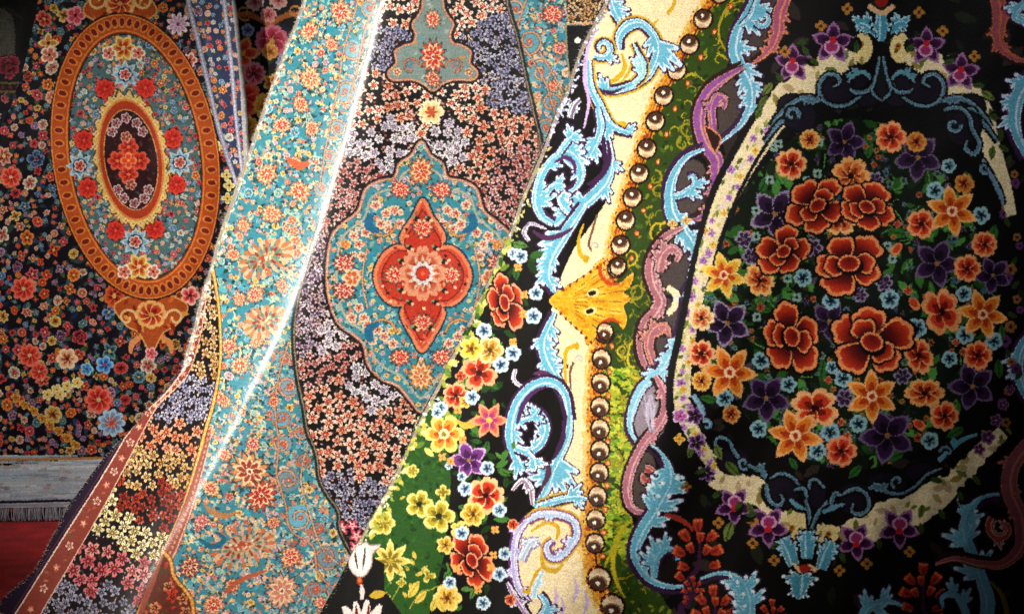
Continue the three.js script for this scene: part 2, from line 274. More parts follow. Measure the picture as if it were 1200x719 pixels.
const sheetC = new Sheet({ z0: 1.8, seed: 4, ripple: 0.0042, crest: [[990, -60], [962, 0], [910, 140], [855, 250], [815, 370], [790, 445], [754, 520], [706, 610], [650, 719], [600, 820]], sMin: -1.1, sMax: 1.6,
  bend: [[-0.9, 52], [-0.6, 38], [-0.34, 52], [-0.12, 42], [-0.06, 36], [0.07, 0], [0.16, -12], [0.38, 3], [0.58, -12], [0.8, -22], [1.1, -30]],
  left: [[740, -60], [712, 0], [681, 60], [662, 115], [655, 128], [640, 170], [612, 235], [598, 275], [558, 362], [520, 440], [490, 500], [457, 570], [430, 618], [412, 650], [395, 685], [376, 719], [330, 800]], leftMax: -0.2, right: [[1238, -60], [1238, 820]], rightMin: 0.1,
  rollLeft: true, rollR: 0.014, yTop: 1.95, yBot: 0.015, cols: 320, rows: 180 });

// ---------------------------------------------------------------- pattern of the black carpet with cream scrolls and the flower medallion
function artC() {
  const a = new Art(sheetC, 2048, 1728, '#0b0908'), R = rng(11);
  const blue = { col: '#62a8be', light: '#c8dcea', dark: '#331a3a', fat: 1.08, long: 1.45 }, rose = { col: '#a4626a', light: '#cba09c', dark: '#2a1512', fat: 1.25, long: 1.15 }, lilac = { col: '#8a4a8c', light: '#c58a7c', dark: '#2a1512', fat: 1.15, long: 1.1 };
  // ghost leaves in the black ground
  for (let i = 0; i < 170; i++) { const x = 780 + R() * 460, y = -60 + R() * 860; leaf(a, x, y, 14 + R() * 22, R() * 6.3, ['#2a211d', '#1c2012', '#2e2420', '#181a12'][i & 3]); }
  // green corner with yellow flowers
  a.area([[508, 470], [522, 512], [528, 560], [524, 610], [520, 650], [510, 690], [500, 730], [480, 800], [280, 860], [330, 760], [400, 640], [450, 560], [486, 490]], '#234a17');
  for (let i = 0; i < 260; i++) { const y = 500 + R() * 260, x = 520 - R() * (y - 470) * 0.62; leaf(a, x, y, 3 + R() * 7, R() * 6.3, ['#1b3d12', '#2b571c', '#16330f'][i % 3]); }
  // cream ground
  const creamL = [[712, -80], [708, 0], [693, 45], [686, 80], [692, 104], [705, 118], [715, 150], [716, 190], [716, 212], [709, 238], [692, 264], [674, 288], [662, 312], [652, 338], [646, 362], [642, 392], [652, 430], [664, 462], [671, 492], [665, 520], [655, 546], [648, 566], [634, 590], [616, 604], [604, 628], [602, 656], [606, 686], [622, 716], [650, 760], [670, 840]];
  const creamR = [[712, 840], [722, 760], [712, 705], [700, 660], [694, 610], [697, 540], [698, 470], [701, 410], [708, 370], [719, 318], [728, 285], [742, 232], [760, 178], [772, 136], [792, 84], [820, 30], [840, -10], [860, -80]];
  a.area([...creamL, ...creamR], '#e6d0a2', { sharp: true });
  a.clip([...creamL, ...creamR], () => { for (let i = 0; i < 900; i++) a.dot(600 + R() * 260, -40 + R() * 800, 0.6 + R() * 1.2, ['#ecd8b0', '#dcc08c', '#e8d0a8', '#e0c898'][i & 3]); }, true);
  // green band right of the pearls
  const bandR = [[912, -80], [892, -10], [868, 25], [860, 60], [845, 92], [822, 115], [818, 150], [825, 174], [798, 190], [784, 225], [786, 255], [770, 285], [760, 315], [766, 345], [752, 385], [752, 420], [764, 440], [746, 465], [737, 500], [750, 522], [736, 560], [738, 596], [745, 625], [746, 655], [765, 684], [790, 720], [830, 840]];
  const pearlLine = [[862, -60], [843, -8], [824, 22], [808, 52], [793, 82], [778, 112], [768, 142], [758, 174], [749, 203], [741, 231], [733, 258], [727, 287], [723, 313], [716, 350], [708, 390], [705, 420], [704, 448], [703, 476], [703, 502], [703, 527], [702, 553], [700, 581], [698, 608], [697, 636], [702, 678], [718, 710], [740, 745], [765, 780]];
  const band = [...pearlLine, ...[...bandR].reverse()];
  a.area(band, '#2c4010', { sharp: true });
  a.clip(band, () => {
    for (let i = 0; i < 1300; i++) { const y = -60 + R() * 860, x = 690 + R() * 200; leaf(a, x, y, 3 + R() * 8, R() * 6.3, ['#2f5220', '#1a2e0c', '#5a6a1a', '#7c8022', '#1c2a0e', '#40561a'][i % 6]); }
    for (let i = 0; i < 800; i++) { const y = 430 + R() * 220, x = 700 + R() * 60; leaf(a, x, y, 4 + R() * 9, -0.6 + R() * 1.6, ['#9aac28', '#b4b830', '#6a9424', '#c4c440'][i & 3]); }  // brighter leaves: sheen on the lower band put into the colour
    for (let i = 0; i < 190; i++) { const f = R() * 25, j = Math.floor(f), p = pearlLine[j], x = p[0] + 14 + R() * 50, y = p[1] + R() * 30; a.taper(curl(x, y, 3 + R() * 6, R() * 6, 0.6, R() < 0.5 ? 1 : -1, 0.3), [0.8, 1.8, 0.9], ['#8a7f1a', '#b09a24', '#6f7416'][i % 3]); }
    const ten = (p, c = '#a8921e', w = [2.2, 3, 2, 1]) => a.taper(p, w, c);
    ten([[866, -10], [850, 12], [842, 35], [848, 55], [862, 75]]); ten([[850, 20], [858, 5], [872, 0]]); ten([[840, 62], [848, 66], [858, 74]]); ten([[800, 92], [812, 86], [826, 95]]);
    for (const [x, y] of [[806, 150], [800, 168], [768, 208], [772, 225], [762, 250], [780, 268], [770, 300], [758, 335], [756, 395], [738, 300], [745, 340], [730, 410], [742, 440], [728, 470], [735, 505], [720, 540], [725, 575]]) { ten(curl(x, y, 8 + R() * 4, R() * 6, 0.9, R() < 0.5 ? 1 : -1, 0.3), R() < 0.4 ? '#c0a428' : '#94841c', [2.6, 2.2, 1.4]); ten([[x, y], [x + 6 - R() * 12, y + 10], [x + 4, y + 20]], '#8a7f1a', [1.6, 2, 0.8]); }
    ten([[744, 430], [736, 425], [738, 405], [744, 395]], '#c8ac2a'); ten([[736, 438], [748, 444], [752, 436]], '#c8ac2a'); ten([[766, 282], [762, 272], [768, 262], [778, 262], [784, 256]], '#b89c24'); ten([[768, 282], [770, 300], [760, 318]], '#b89c24');
    ten([[745, 605], [730, 618], [722, 635], [718, 658], [722, 680], [732, 700]], '#b7a51e', [2, 5, 6, 5, 2]); ten([[722, 640], [712, 655], [706, 672]], '#b7a51e', [5, 3, 1]); ten([[722, 678], [735, 676], [744, 670]], '#8a7a18', [3, 2, 1]); ten(curl(735, 655, 9, 0, 0.8, 1, 0.4), '#6f6414', [3, 2, 1]);
    ten([[730, 600], [745, 590], [740, 570]], '#c4b428', [5, 3, 1]); ten([[718, 612], [706, 608], [716, 596]], '#aeb02c', [4, 3, 1]);
  }, true);
  // flame-coloured fringe and pearls
  for (let i = 0; i < 6500; i++) { const f = R() * (pearlLine.length - 1), j = Math.min(pearlLine.length - 2, Math.floor(f)), p = pearlLine[j], q = pearlLine[j + 1], t = f - j, off = -20 + Math.pow(R(), 0.8) * 22; a.dot(lerp(p[0], q[0], t) + off, lerp(p[1], q[1], t) + off * -0.3, 1 + R() * 1.6, off > -11 ? ['#b8641a', '#8f340c', '#c9801c', '#d0902c'][i & 3] : off > -15 ? ['#d09a34', '#c98a28', '#d8ac4c', '#b8701c'][i & 3] : ['#dcb45c', '#d8b058', '#dcbc74', '#d8b878'][i & 3]); }
  a.line(pearlLine, '#3a1608', 2.2, {});
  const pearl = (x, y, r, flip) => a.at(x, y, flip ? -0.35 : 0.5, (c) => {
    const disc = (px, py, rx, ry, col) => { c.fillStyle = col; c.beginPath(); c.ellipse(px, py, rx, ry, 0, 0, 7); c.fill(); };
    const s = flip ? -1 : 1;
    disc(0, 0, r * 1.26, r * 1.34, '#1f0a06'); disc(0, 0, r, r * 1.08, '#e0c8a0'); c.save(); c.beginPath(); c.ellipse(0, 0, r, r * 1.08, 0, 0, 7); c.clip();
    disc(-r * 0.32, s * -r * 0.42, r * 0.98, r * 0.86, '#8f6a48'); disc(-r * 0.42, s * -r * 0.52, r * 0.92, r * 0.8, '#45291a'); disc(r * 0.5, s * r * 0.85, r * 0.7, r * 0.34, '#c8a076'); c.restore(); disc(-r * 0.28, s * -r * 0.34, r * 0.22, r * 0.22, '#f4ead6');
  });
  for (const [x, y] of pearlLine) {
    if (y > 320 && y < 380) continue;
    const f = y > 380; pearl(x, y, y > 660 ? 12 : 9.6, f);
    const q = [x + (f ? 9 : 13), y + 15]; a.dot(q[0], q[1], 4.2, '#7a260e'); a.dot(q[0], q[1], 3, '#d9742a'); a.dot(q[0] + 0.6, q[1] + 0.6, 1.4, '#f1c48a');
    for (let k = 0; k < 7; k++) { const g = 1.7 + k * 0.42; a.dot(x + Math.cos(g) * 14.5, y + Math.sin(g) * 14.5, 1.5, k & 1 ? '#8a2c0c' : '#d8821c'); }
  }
  // gold bracket between the pearls
  const br = [[644, 352], [656, 340], [668, 334], [680, 326], [692, 318], [700, 308], [708, 304], [706, 318], [712, 330], [724, 333], [734, 326], [742, 320], [738, 334], [730, 342], [738, 350], [730, 358], [734, 372], [730, 384], [724, 376], [712, 374], [702, 382], [696, 396], [688, 402], [684, 390], [674, 382], [664, 372], [654, 362]];
  a.area(br, '#5c2408', { line: '#5c2408', w: 3 }); a.area(br, '#d39a1c', { line: '#e8b84e', w: 1.6 });
  a.clip(br, () => { for (let i = 0; i < 260; i++) leaf(a, 644 + R() * 100, 300 + R() * 104, 4 + R() * 8, -0.5 + R(), ['#c48414', '#e0ac2e', '#b8780f', '#d99c20'][i & 3]); for (let k = -4; k <= 4; k++) for (let d = 0; d < 3; d++) leaf(a, 672 + d * 20, 353 + k * (3 + d * 3.4), 20, k * 0.16, ['#e2b23a', '#c88c18', '#d9a42a'][(k + 9 + d) % 3], '#8f560e'); });
  for (const [x, y] of [[694, 343], [691, 364]]) a.at(x, y, -0.25, (c) => { c.fillStyle = '#f0cf80'; c.beginPath(); c.ellipse(1, 0, 7.6, 4.8, 0, 0, 7); c.fill(); c.fillStyle = '#1a0a08'; c.beginPath(); c.ellipse(0, 0, 5, 2.9, 0, 0, 7); c.fill(); });
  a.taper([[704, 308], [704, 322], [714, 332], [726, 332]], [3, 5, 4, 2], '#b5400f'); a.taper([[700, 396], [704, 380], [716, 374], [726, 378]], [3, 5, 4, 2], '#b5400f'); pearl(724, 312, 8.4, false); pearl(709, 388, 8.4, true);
  for (let i = 0; i < 7; i++) { a.dot(660 + i * 8, 339 - i * 5.2, 2.1, '#6a2208'); a.dot(657 + i * 6, 367 + i * 5.6, 2.1, '#6a2208'); }
  // scrolls between black and cream, upper half
  const gold = (p, w = [2, 5, 4, 2]) => a.taper(p, w, '#c79a1c');
  gold([[724, 30], [735, 22], [750, 22], [762, 30], [772, 22]], [2, 4, 5, 3, 1]); gold([[694, 85], [706, 96], [722, 92], [732, 78], [728, 62]], [2, 5, 6, 5, 2]); gold([[740, 70], [738, 82], [728, 96]], [2, 4, 2]); gold([[720, 146], [730, 144], [742, 152]], [2, 5, 2]); gold([[782, 16], [790, 4], [792, -12]], [5, 4, 1]);
  acanthus(a, [[718, -20], [716, 0], [722, 18], [728, 28]], [5, 9, 7, 3], { halo: '#c39a2c', ...blue, lobes: [[0.4, -1, 12], [0.6, -1, 10]] });
  acanthus(a, [[726, 58], [726, 42], [736, 30], [750, 27], [762, 36], [770, 52], [768, 70], [758, 88], [740, 100], [716, 106], [696, 102]], [3, 9, 12, 9, 8, 9, 9, 10, 8, 7, 6], { halo: '#c39a2c', ...blue, lobes: [[0.45, 1, 14, 0.7], [0.5, -1, 22, 0.6], [0.56, -1, 16, 0.9], [0.92, 1, 12]] });
  acanthus(a, [[742, 98], [752, 88], [754, 74], [748, 62], [742, 50]], [6, 7, 5, 4, 2], { halo: '#c39a2c', ...blue, col: '#8fc7c4', lobes: [[0.5, -1, 9], [0.3, -1, 10]] });
  acanthus(a, curl(706, 56, 12, 2.4, 1.0, -1, 0.3), [6, 7, 5, 2], { halo: '#c39a2c', ...blue, light: '#d8dcec', lobes: [[0.2, 1, 9]] });
  a.taper([[690, 94], [700, 104], [716, 108], [732, 102]], [3, 4, 4, 1], '#3a1838');
  acanthus(a, [[690, 70], [692, 100], [702, 122], [712, 142], [726, 152], [742, 156]], [5, 7, 9, 8, 6, 3], { halo: '#c39a2c', ...blue, light: '#cfe2f2', lobes: [[0.55, 1, 18, 0.5], [0.62, 1, 13, 0.8], [0.9, -1, 8]] });
  a.taper([[704, 18], [690, 52], [685, 90], [690, 118], [684, 150]], [3, 4, 5, 4, 2], '#c3a3cf');
  acanthus(a, [[712, 160], [716, 190], [710, 212], [694, 230], [672, 248], [648, 262]], [5, 8, 12, 13, 12, 8], { ...blue, lobes: [[0.2, -1, 10], [0.45, -1, 12], [0.7, 1, 15, 1.2], [0.85, 1, 12]] });
  acanthus(a, [[700, 126], [704, 148], [698, 168], [690, 182]], [6, 8, 7, 3], { ...blue, lobes: [[0.6, 1, 14, 0.5], [0.75, -1, 11, 0.6], [0.85, 1, 10, 0.3]] });
  a.taper([[712, 164], [714, 186], [704, 206], [688, 216]], [3, 6, 7, 3], '#3b1c40');
  acanthus(a, [[648, 262], [634, 252], [628, 232], [634, 206], [648, 186], [664, 178], [676, 186], [682, 202], [676, 218], [664, 226]], [6, 9, 10, 9, 8, 9, 9, 8, 6, 3], { ...blue, lobes: [[0.52, 1, 20, 0.6], [0.56, -1, 15, 0.7], [0.25, 1, 12, 0.8], [0.2, 1, 16, 1.2], [0.75, 1, 10], [0.4, 1, 10, 0.9]] });
  a.taper([[650, 190], [662, 184], [672, 190], [674, 204]], [2, 5, 5, 2], '#4a2350'); acanthus(a, [[640, 226], [650, 216], [662, 216]], [7, 6, 2], { ...blue, lobes: [[0.5, 1, 9], [0.6, -1, 8]] });
  acanthus(a, [[676, 252], [664, 246], [656, 234], [662, 224]], [8, 8, 6, 2], { ...blue, light: '#e8f0f6', lobes: [[0.4, 1, 10], [0.7, 1, 8]] });
  acanthus(a, [[684, 240], [668, 264], [654, 286], [644, 306], [642, 326], [650, 342]], [8, 12, 13, 11, 9, 4], { ...blue, lobes: [[0.3, 1, 18, 0.5], [0.45, 1, 15, 0.7], [0.6, 1, 13, 0.7], [0.72, 1, 12, 0.6], [0.8, -1, 11, 0.7], [0.55, -1, 10, 0.6]] });
  a.taper([[672, 266], [655, 276], [638, 278], [624, 270]], [2, 6, 7, 3], '#4a2446');
  acanthus(a, [[640, 268], [622, 262], [614, 272], [620, 282]], [2, 4, 5, 4], { col: '#8a7890', light: '#e6dcec', dark: '#1a0c16' });
  a.taper([[700, 250], [694, 270], [690, 286], [694, 294]], [2, 3, 3, 2], '#6a4a3a'); a.line(curl(698, 288, 5, 3, 0.9), '#a89a9a', 2); gold([[684, 262], [678, 280], [680, 298], [690, 304]], [2, 4, 5, 7]); a.dot(686, 303, 5, '#b8901a');
  acanthus(a, [[668, 138], [672, 124], [680, 116]], [7, 8, 4], { col: '#6b5f74', light: '#e6e6f0', dark: '#120a10', lobes: [[0.3, 1, 8]] });
  acanthus(a, [[654, 180], [664, 166], [672, 158], [680, 152]], [6, 7, 5, 2], { ...blue, lobes: [[0.5, -1, 10], [0.6, 1, 9]] });
  // scrolls, lower half
  acanthus(a, [[650, 366], [642, 384], [636, 402], [640, 422], [652, 444], [664, 470], [668, 492]], [4, 8, 10, 11, 11, 9, 5], { ...blue, lobes: [[0.15, -1, 12, 0.8], [0.3, -1, 13, 0.8], [0.42, -1, 14, 0.8], [0.5, 1, 11, 0.7], [0.55, -1, 12, 0.9], [0.3, 1, 10, 0.6]] });
  acanthus(a, [[626, 448], [612, 452], [602, 444], [604, 432]], [2, 4, 5, 4], { col: '#9a8a9c', light: '#efe8f0', dark: '#1a0c16' });
  a.taper([[648, 442], [636, 436], [624, 438]], [6, 6, 2], '#5a2c4c'); gold([[664, 456], [662, 430], [664, 410], [676, 404]], [2, 4, 5, 5]); a.dot(676, 405, 4.5, '#b8941a'); a.taper([[669, 456], [668, 436], [672, 424]], [2, 3, 3], '#6a4a3a'); a.line(curl(679, 420, 5, 3, 0.9), '#a89aa0', 2);
  acanthus(a, [[668, 492], [662, 462], [648, 448], [628, 450], [610, 466], [600, 490], [598, 514], [604, 534], [612, 548]], [5, 8, 10, 11, 11, 11, 11, 9, 5], { ...blue, lobes: [[0.95, -1, 14, 0.6], [0.9, 1, 13, 0.5], [0.6, -1, 14, 0.9], [0.7, -1, 12, 0.8], [0.5, -1, 12, 0.9]] });
  a.taper([[640, 452], [624, 460], [612, 476], [606, 496]], [2, 5, 6, 3], '#4a2450');
  acanthus(a, [[604, 524], [620, 528], [634, 518], [640, 500], [634, 484], [624, 480]], [8, 9, 9, 8, 6, 3], { ...blue, light: '#e2eef6', lobes: [[0.5, -1, 11], [0.65, -1, 9], [0.3, -1, 9]] });
  acanthus(a, [[612, 492], [624, 488], [632, 478]], [6, 6, 3], { ...blue, lobes: [[0.5, 1, 9], [0.6, -1, 8]] });
  acanthus(a, [[668, 486], [666, 510], [658, 530], [648, 552], [640, 574], [626, 594]], [5, 8, 8, 9, 8, 5], { ...blue, lobes: [[0.55, 1, 14, 0.6], [0.62, 1, 18, 0.9], [0.5, -1, 22, 0.9], [0.6, -1, 18, 0.8]] });
  a.taper([[660, 492], [660, 510], [654, 526], [648, 538]], [3, 6, 6, 2], '#3b1c40'); a.taper([[642, 540], [642, 556], [634, 572]], [5, 7, 3], '#4a2a3e');
  acanthus(a, [[618, 530], [626, 540], [626, 552]], [6, 7, 2], { ...blue, light: '#eef6fa', lobes: [[0.5, 1, 9], [0.5, -1, 9]] });
  acanthus(a, [[600, 574], [612, 562], [622, 572], [624, 590]], [3, 6, 7, 4], { col: '#8a7484', light: '#f0ecf4', dark: '#1c0f18' });
  acanthus(a, [[632, 592], [652, 586], [672, 582], [688, 584]], [6, 8, 7, 3], { halo: '#c39a2c', ...blue, light: '#d6e8f4', lobes: [[0.6, -1, 12, 0.6], [0.7, 1, 9]] });
  acanthus(a, [[622, 604], [606, 626], [602, 654], [606, 684], [620, 706]], [5, 7, 7, 7, 5], { col: '#a9a4cc', light: '#e3def0', dark: '#5a2a66' });
  acanthus(a, [[618, 610], [632, 602], [654, 602], [672, 610], [676, 626], [668, 640], [656, 652], [644, 652], [640, 640], [648, 632]], [4, 7, 7, 7, 7, 7, 7, 6, 5, 3], { halo: '#c39a2c', col: '#9fb9cf', light: '#e0d6ec', dark: '#6a3a6a', lobes: [[0.15, 1, 10], [0.5, 1, 12], [0.62, 1, 9]] });
  gold([[622, 622], [640, 612], [654, 618], [652, 632]], [2, 4, 5, 3]); gold([[634, 648], [638, 664], [650, 668], [660, 660]], [3, 6, 6, 2]); gold([[612, 690], [620, 692], [628, 672], [634, 664]], [3, 6, 4, 2]);
  acanthus(a, [[610, 656], [620, 636], [632, 632]], [7, 8, 4], { col: '#a9b8c4', light: '#e3e6f0', dark: '#8a7a9a', lobes: [[0.5, 1, 9], [0.4, -1, 9]] }); acanthus(a, [[624, 700], [628, 684], [636, 668]], [8, 7, 4], { col: '#9cc0cc', light: '#dde6f0', dark: null, lobes: [[0.5, 1, 9]] });
  for (const [x, y] of [[652, 700], [676, 690], [688, 706], [660, 712], [644, 716]]) a.taper([[x - 3, y - 14], [x, y], [x - 5, y + 16]], [1, 5, 2], '#c3a8cc');
  acanthus(a, [[594, 682], [602, 696], [612, 712], [624, 730]], [4, 6, 6, 8], { col: '#8f6f92', light: '#eadfee', dark: '#1a0c16', lobes: [[0.4, 1, 10], [0.5, -1, 9]] });
  acanthus(a, [[628, 730], [640, 710], [632, 695]], [9, 8, 4], { ...blue, lobes: [[0.4, 1, 10]] });
  // second chain of scrolls: taupe ovals framed by blue and rose stems
  for (const [x, y, rx, ry, t, col] of [[892, 34, 18, 40, 0.35, '#453a35'], [846, 130, 22, 40, 0.35, '#463b36'], [808, 222, 20, 36, 0.2, '#4a3f3a'], [788, 308, 20, 38, 0.1, '#463b38'], [776, 390, 22, 42, 0.15, '#4a3f3c'], [762, 482, 20, 36, 0.1, '#8f8088'], [753, 566, 16, 36, 0.15, '#4f443e'], [776, 650, 26, 34, 0.1, '#15100e'], [842, 706, 24, 28, 0, '#15100e']]) a.at(x, y, t, (c) => { c.fillStyle = '#120d0b'; c.beginPath(); c.ellipse(0, 0, rx + 2, ry + 2, 0, 0, 7); c.fill(); c.fillStyle = col; c.beginPath(); c.ellipse(0, 0, rx, ry, 0, 0, 7); c.fill(); });  // the one pale oval has the fold highlight put into its colour
  acanthus(a, [[892, -20], [876, 14], [864, 38], [861, 60], [868, 78], [878, 98], [880, 118], [872, 140], [858, 156], [842, 168]], [5, 8, 12, 14, 13, 12, 10, 7, 4, 2], { ...blue, lobes: [[0.3, -1, 14, 1.4], [0.44, -1, 15, 0.6], [0.52, 1, 13, 0.8], [0.56, -1, 13, 0.6], [0.62, 1, 12, 0.7], [0.68, -1, 10, 0.6]] });
  acanthus(a, [[868, 30], [880, 20], [886, 6], [890, -10]], [4, 8, 7, 4], { ...blue, lobes: [[0.4, 1, 15, 1.2], [0.55, 1, 14, 1.1], [0.2, 1, 13, 1.4]] }); acanthus(a, curl(894, 22, 9, 2.6, 0.6, -1, 0.6), [6, 6, 4], blue);
  acanthus(a, [[924, -10], [914, 14], [912, 36], [906, 52], [896, 64], [882, 74]], [10, 14, 11, 9, 6, 2], { ...lilac, col: '#a3506e', light: '#d8855c', lobes: [[0.2, -1, 12], [0.35, 1, 11], [0.35, -1, 10], [0.5, 1, 11], [0.6, -1, 9], [0.7, 1, 9]] });
  acanthus(a, [[872, 78], [848, 92], [830, 108], [820, 132], [821, 154], [830, 174], [840, 188], [838, 214], [834, 240], [822, 254], [806, 260]], [3, 9, 12, 13, 12, 13, 14, 10, 9, 6, 2], { ...lilac, lobes: [[0.62, 1, 12, 0.8], [0.66, -1, 12, 0.6], [0.72, 1, 11], [0.78, -1, 10], [0.82, 1, 10]] });
  acanthus(a, [[836, 152], [834, 128], [840, 112], [850, 116], [848, 128]], [8, 8, 7, 6, 3], { ...lilac, lobes: [[0.3, 1, 14, 0.6], [0.25, -1, 10], [0.5, 1, 9]] });
  a.area([[826, 148], [844, 160], [838, 178], [832, 168]], '#2b1512', { line: '#d8855c', w: 2 });
  acanthus(a, [[826, 174], [804, 184], [790, 204], [785, 226], [788, 250], [798, 266], [810, 284], [817, 306], [813, 328], [802, 346], [790, 358]], [3, 6, 9, 12, 15, 14, 10, 9, 8, 5, 2], { ...blue, lobes: [[0.42, -1, 14, 0.7], [0.5, 1, 13, 0.8], [0.55, -1, 12, 0.6], [0.58, 1, 10, 0.8], [0.66, 1, 9, 0.6], [0.74, 1, 9, 0.6], [0.7, -1, 8, 0.6]] });
  acanthus(a, [[790, 230], [802, 226], [814, 216], [812, 206], [806, 208]], [7, 8, 7, 5, 4], { ...blue, lobes: [[0.3, 1, 11, 0.9], [0.5, 1, 10, 0.8]] });
  acanthus(a, [[800, 266], [782, 276], [768, 294], [762, 316], [766, 336], [774, 352], [768, 366], [756, 378], [751, 398], [754, 420], [764, 438]], [3, 8, 10, 11, 9, 11, 12, 9, 9, 8, 4], { ...rose, lobes: [[0.32, -1, 11, 0.7], [0.4, -1, 10], [0.5, 1, 10], [0.56, -1, 9]] });
  acanthus(a, [[772, 318], [776, 300], [786, 290], [796, 296], [792, 306]], [9, 9, 8, 6, 4], { ...rose, lobes: [[0.2, -1, 12], [0.35, -1, 11], [0.1, 1, 10], [0.5, 1, 9]] });
  acanthus(a, [[766, 426], [760, 404], [766, 386], [780, 382], [784, 394]], [8, 9, 9, 7, 4], { ...rose, light: '#d8947c', lobes: [[0.3, -1, 12], [0.5, -1, 10], [0.6, 1, 10], [0.45, 1, 10]] });
  a.taper([[782, 336], [792, 344], [792, 356], [782, 368]], [6, 9, 9, 5], '#f0dcae'); a.taper([[792, 348], [802, 356], [800, 366]], [4, 6, 2], '#c2d4ea');
  acanthus(a, [[802, 348], [800, 372], [794, 396], [784, 416], [770, 438], [752, 454], [742, 476], [738, 498], [744, 514], [754, 520]], [3, 5, 7, 9, 9, 10, 9, 6, 4, 2], { ...blue, col: '#86c4d6', lobes: [[0.24, 1, 9, 0.6], [0.34, 1, 10, 0.6], [0.4, -1, 10, 0.6], [0.44, 1, 11, 0.8]] });
  acanthus(a, [[768, 440], [778, 458], [780, 478], [772, 498], [758, 514], [748, 530], [738, 554], [735, 578], [742, 596], [764, 602]], [4, 8, 9, 9, 9, 9, 9, 9, 7, 3], { ...rose, col: '#b06a78', light: '#dfa8a8', lobes: [[0.1, 1, 10], [0.2, -1, 9], [0.3, 1, 9], [0.4, -1, 9]] });
  acanthus(a, curl(757, 558, 10, 4.6, 0.9, 1, 0.3), [8, 7, 5], { ...rose, col: '#b04a3a', lobes: [[0.2, -1, 8], [0.4, -1, 8]] });
  for (let i = 0; i < 9; i++) a.taper([[750 + R() * 20, 450 + R() * 20], [752 + R() * 16, 480 + R() * 20], [760 + R() * 8, 505]], [1, 3, 1], ['#b9aebe', '#a08fa0', '#c8bccb'][i % 3]);  // pale streaks in that oval, part of the painted highlight
  acanthus(a, [[762, 520], [774, 530], [783, 546], [784, 564], [776, 582], [766, 600], [752, 622], [744, 644], [749, 664], [764, 680], [786, 687], [806, 685]], [2, 3, 8, 11, 11, 13, 14, 11, 8, 7, 5, 2], { ...blue, light: '#a8d4de', tip: '#eaf2f4', lobes: [[0.2, 1, 15, 0.9], [0.24, -1, 15, 0.8], [0.32, -1, 18, 2.2], [0.36, 1, 16, 2.1], [0.42, -1, 18, 2.2], [0.44, 1, 17, 2.2], [0.5, -1, 16, 2.2], [0.76, -1, 12, 2.2]] });
  acanthus(a, [[766, 676], [768, 656], [778, 644], [792, 644], [794, 656]], [8, 9, 7, 5, 4], { ...blue, light: '#8fc4d0', tip: '#d8e8ec', lobes: [[0.2, -1, 13], [0.35, -1, 14], [0.5, -1, 12]] });
  const bush = (x, y, s, m = 1) => { a.taper([[x - 14 * m, y + 70 * s], [x - 12 * m, y + 40 * s], [x, y + 20 * s], [x + 2, y - 20 * s]], [10, 8, 5, 2], '#3a1836'); for (const [dx, dy, L, g] of [[0, -18, 14, -1.6], [-10, -8, 14, -2.2], [10, -8, 13, -0.8], [-14, 8, 14, -2.7], [13, 6, 14, -0.4], [-6, 6, 11, -2], [6, 8, 11, -1], [-10, 24, 12, -2.8], [12, 22, 12, -0.3], [-16, 38, 11, -2.4], [2, -6, 11, -1.5]]) a.at(x + dx * m * s, y + dy * s, m > 0 ? g : Math.PI - g, (c) => { c.fillStyle = '#3c0f0c'; petal(c, L * s + 2, L * 0.5 * s, 'round'); c.fill(); c.fillStyle = '#a83420'; petal(c, L * 1.25 * s, L * 0.42 * s, 'heart'); c.fill(); c.fillStyle = '#7a2016'; petal(c, L * 0.9 * s, L * 0.2 * s, 'point'); c.fill(); c.fillStyle = '#d6683c'; for (const e of [-0.3, 0, 0.3]) { c.beginPath(); c.arc(L * 1.05 * s, e * L * s, L * 0.13 * s, 0, 7); c.fill(); } }); };
  bush(818, 642, 1); bush(836, 716, 0.9); bush(812, 690, 0.45);
  a.taper([[778, 603], [792, 606], [806, 614], [812, 622]], [3, 7, 5, 2], '#9a3324');
  acanthus(a, [[820, 678], [842, 671], [862, 675], [874, 690], [878, 712], [874, 740]], [2, 4, 6, 10, 13, 12], { ...blue, light: '#9ccbd8', tip: '#e6eef0', lobes: [[0.5, 1, 14, 2.1], [0.6, -1, 14, 2.1], [0.62, 1, 15, 2.1], [0.74, -1, 14, 2.1], [0.78, 1, 15, 2.1], [0.88, 1, 14, 2.1]] });
  acanthus(a, [[1068, 716], [1050, 706], [1030, 706], [1014, 716], [1008, 740]], [2, 4, 8, 11, 12], { ...blue, light: '#8fc0cc', lobes: [[0.45, 1, 12, 2], [0.6, -1, 13, 2], [0.7, 1, 13, 2]] }); bush(905, 722, 0.6); bush(1082, 692, 0.95, -1);
  // right-hand chain, mirrored
  acanthus(a, [[1152, 740], [1158, 706], [1150, 676], [1140, 650], [1130, 620], [1138, 596], [1152, 582], [1178, 578]], [14, 16, 13, 12, 12, 9, 4, 3], { ...blue, light: '#86b8c4', tip: '#c9dade', lobes: [[0.3, -1, 17, 0.9], [0.34, 1, 16, 0.9], [0.5, -1, 17, 0.8], [0.52, 1, 16, 0.8], [0.62, 1, 14, 0.8], [0.66, -1, 13, 0.8]] });
  acanthus(a, [[1238, 500], [1206, 520], [1186, 548], [1184, 576], [1196, 606], [1196, 640], [1176, 660], [1150, 660], [1120, 654], [1096, 660]], [10, 14, 15, 16, 14, 12, 9, 7, 5, 2], { ...rose, col: '#8f4a50', light: '#b8705c', lobes: [[0.2, 1, 14], [0.3, -1, 12], [0.4, 1, 13], [0.5, -1, 12]] });
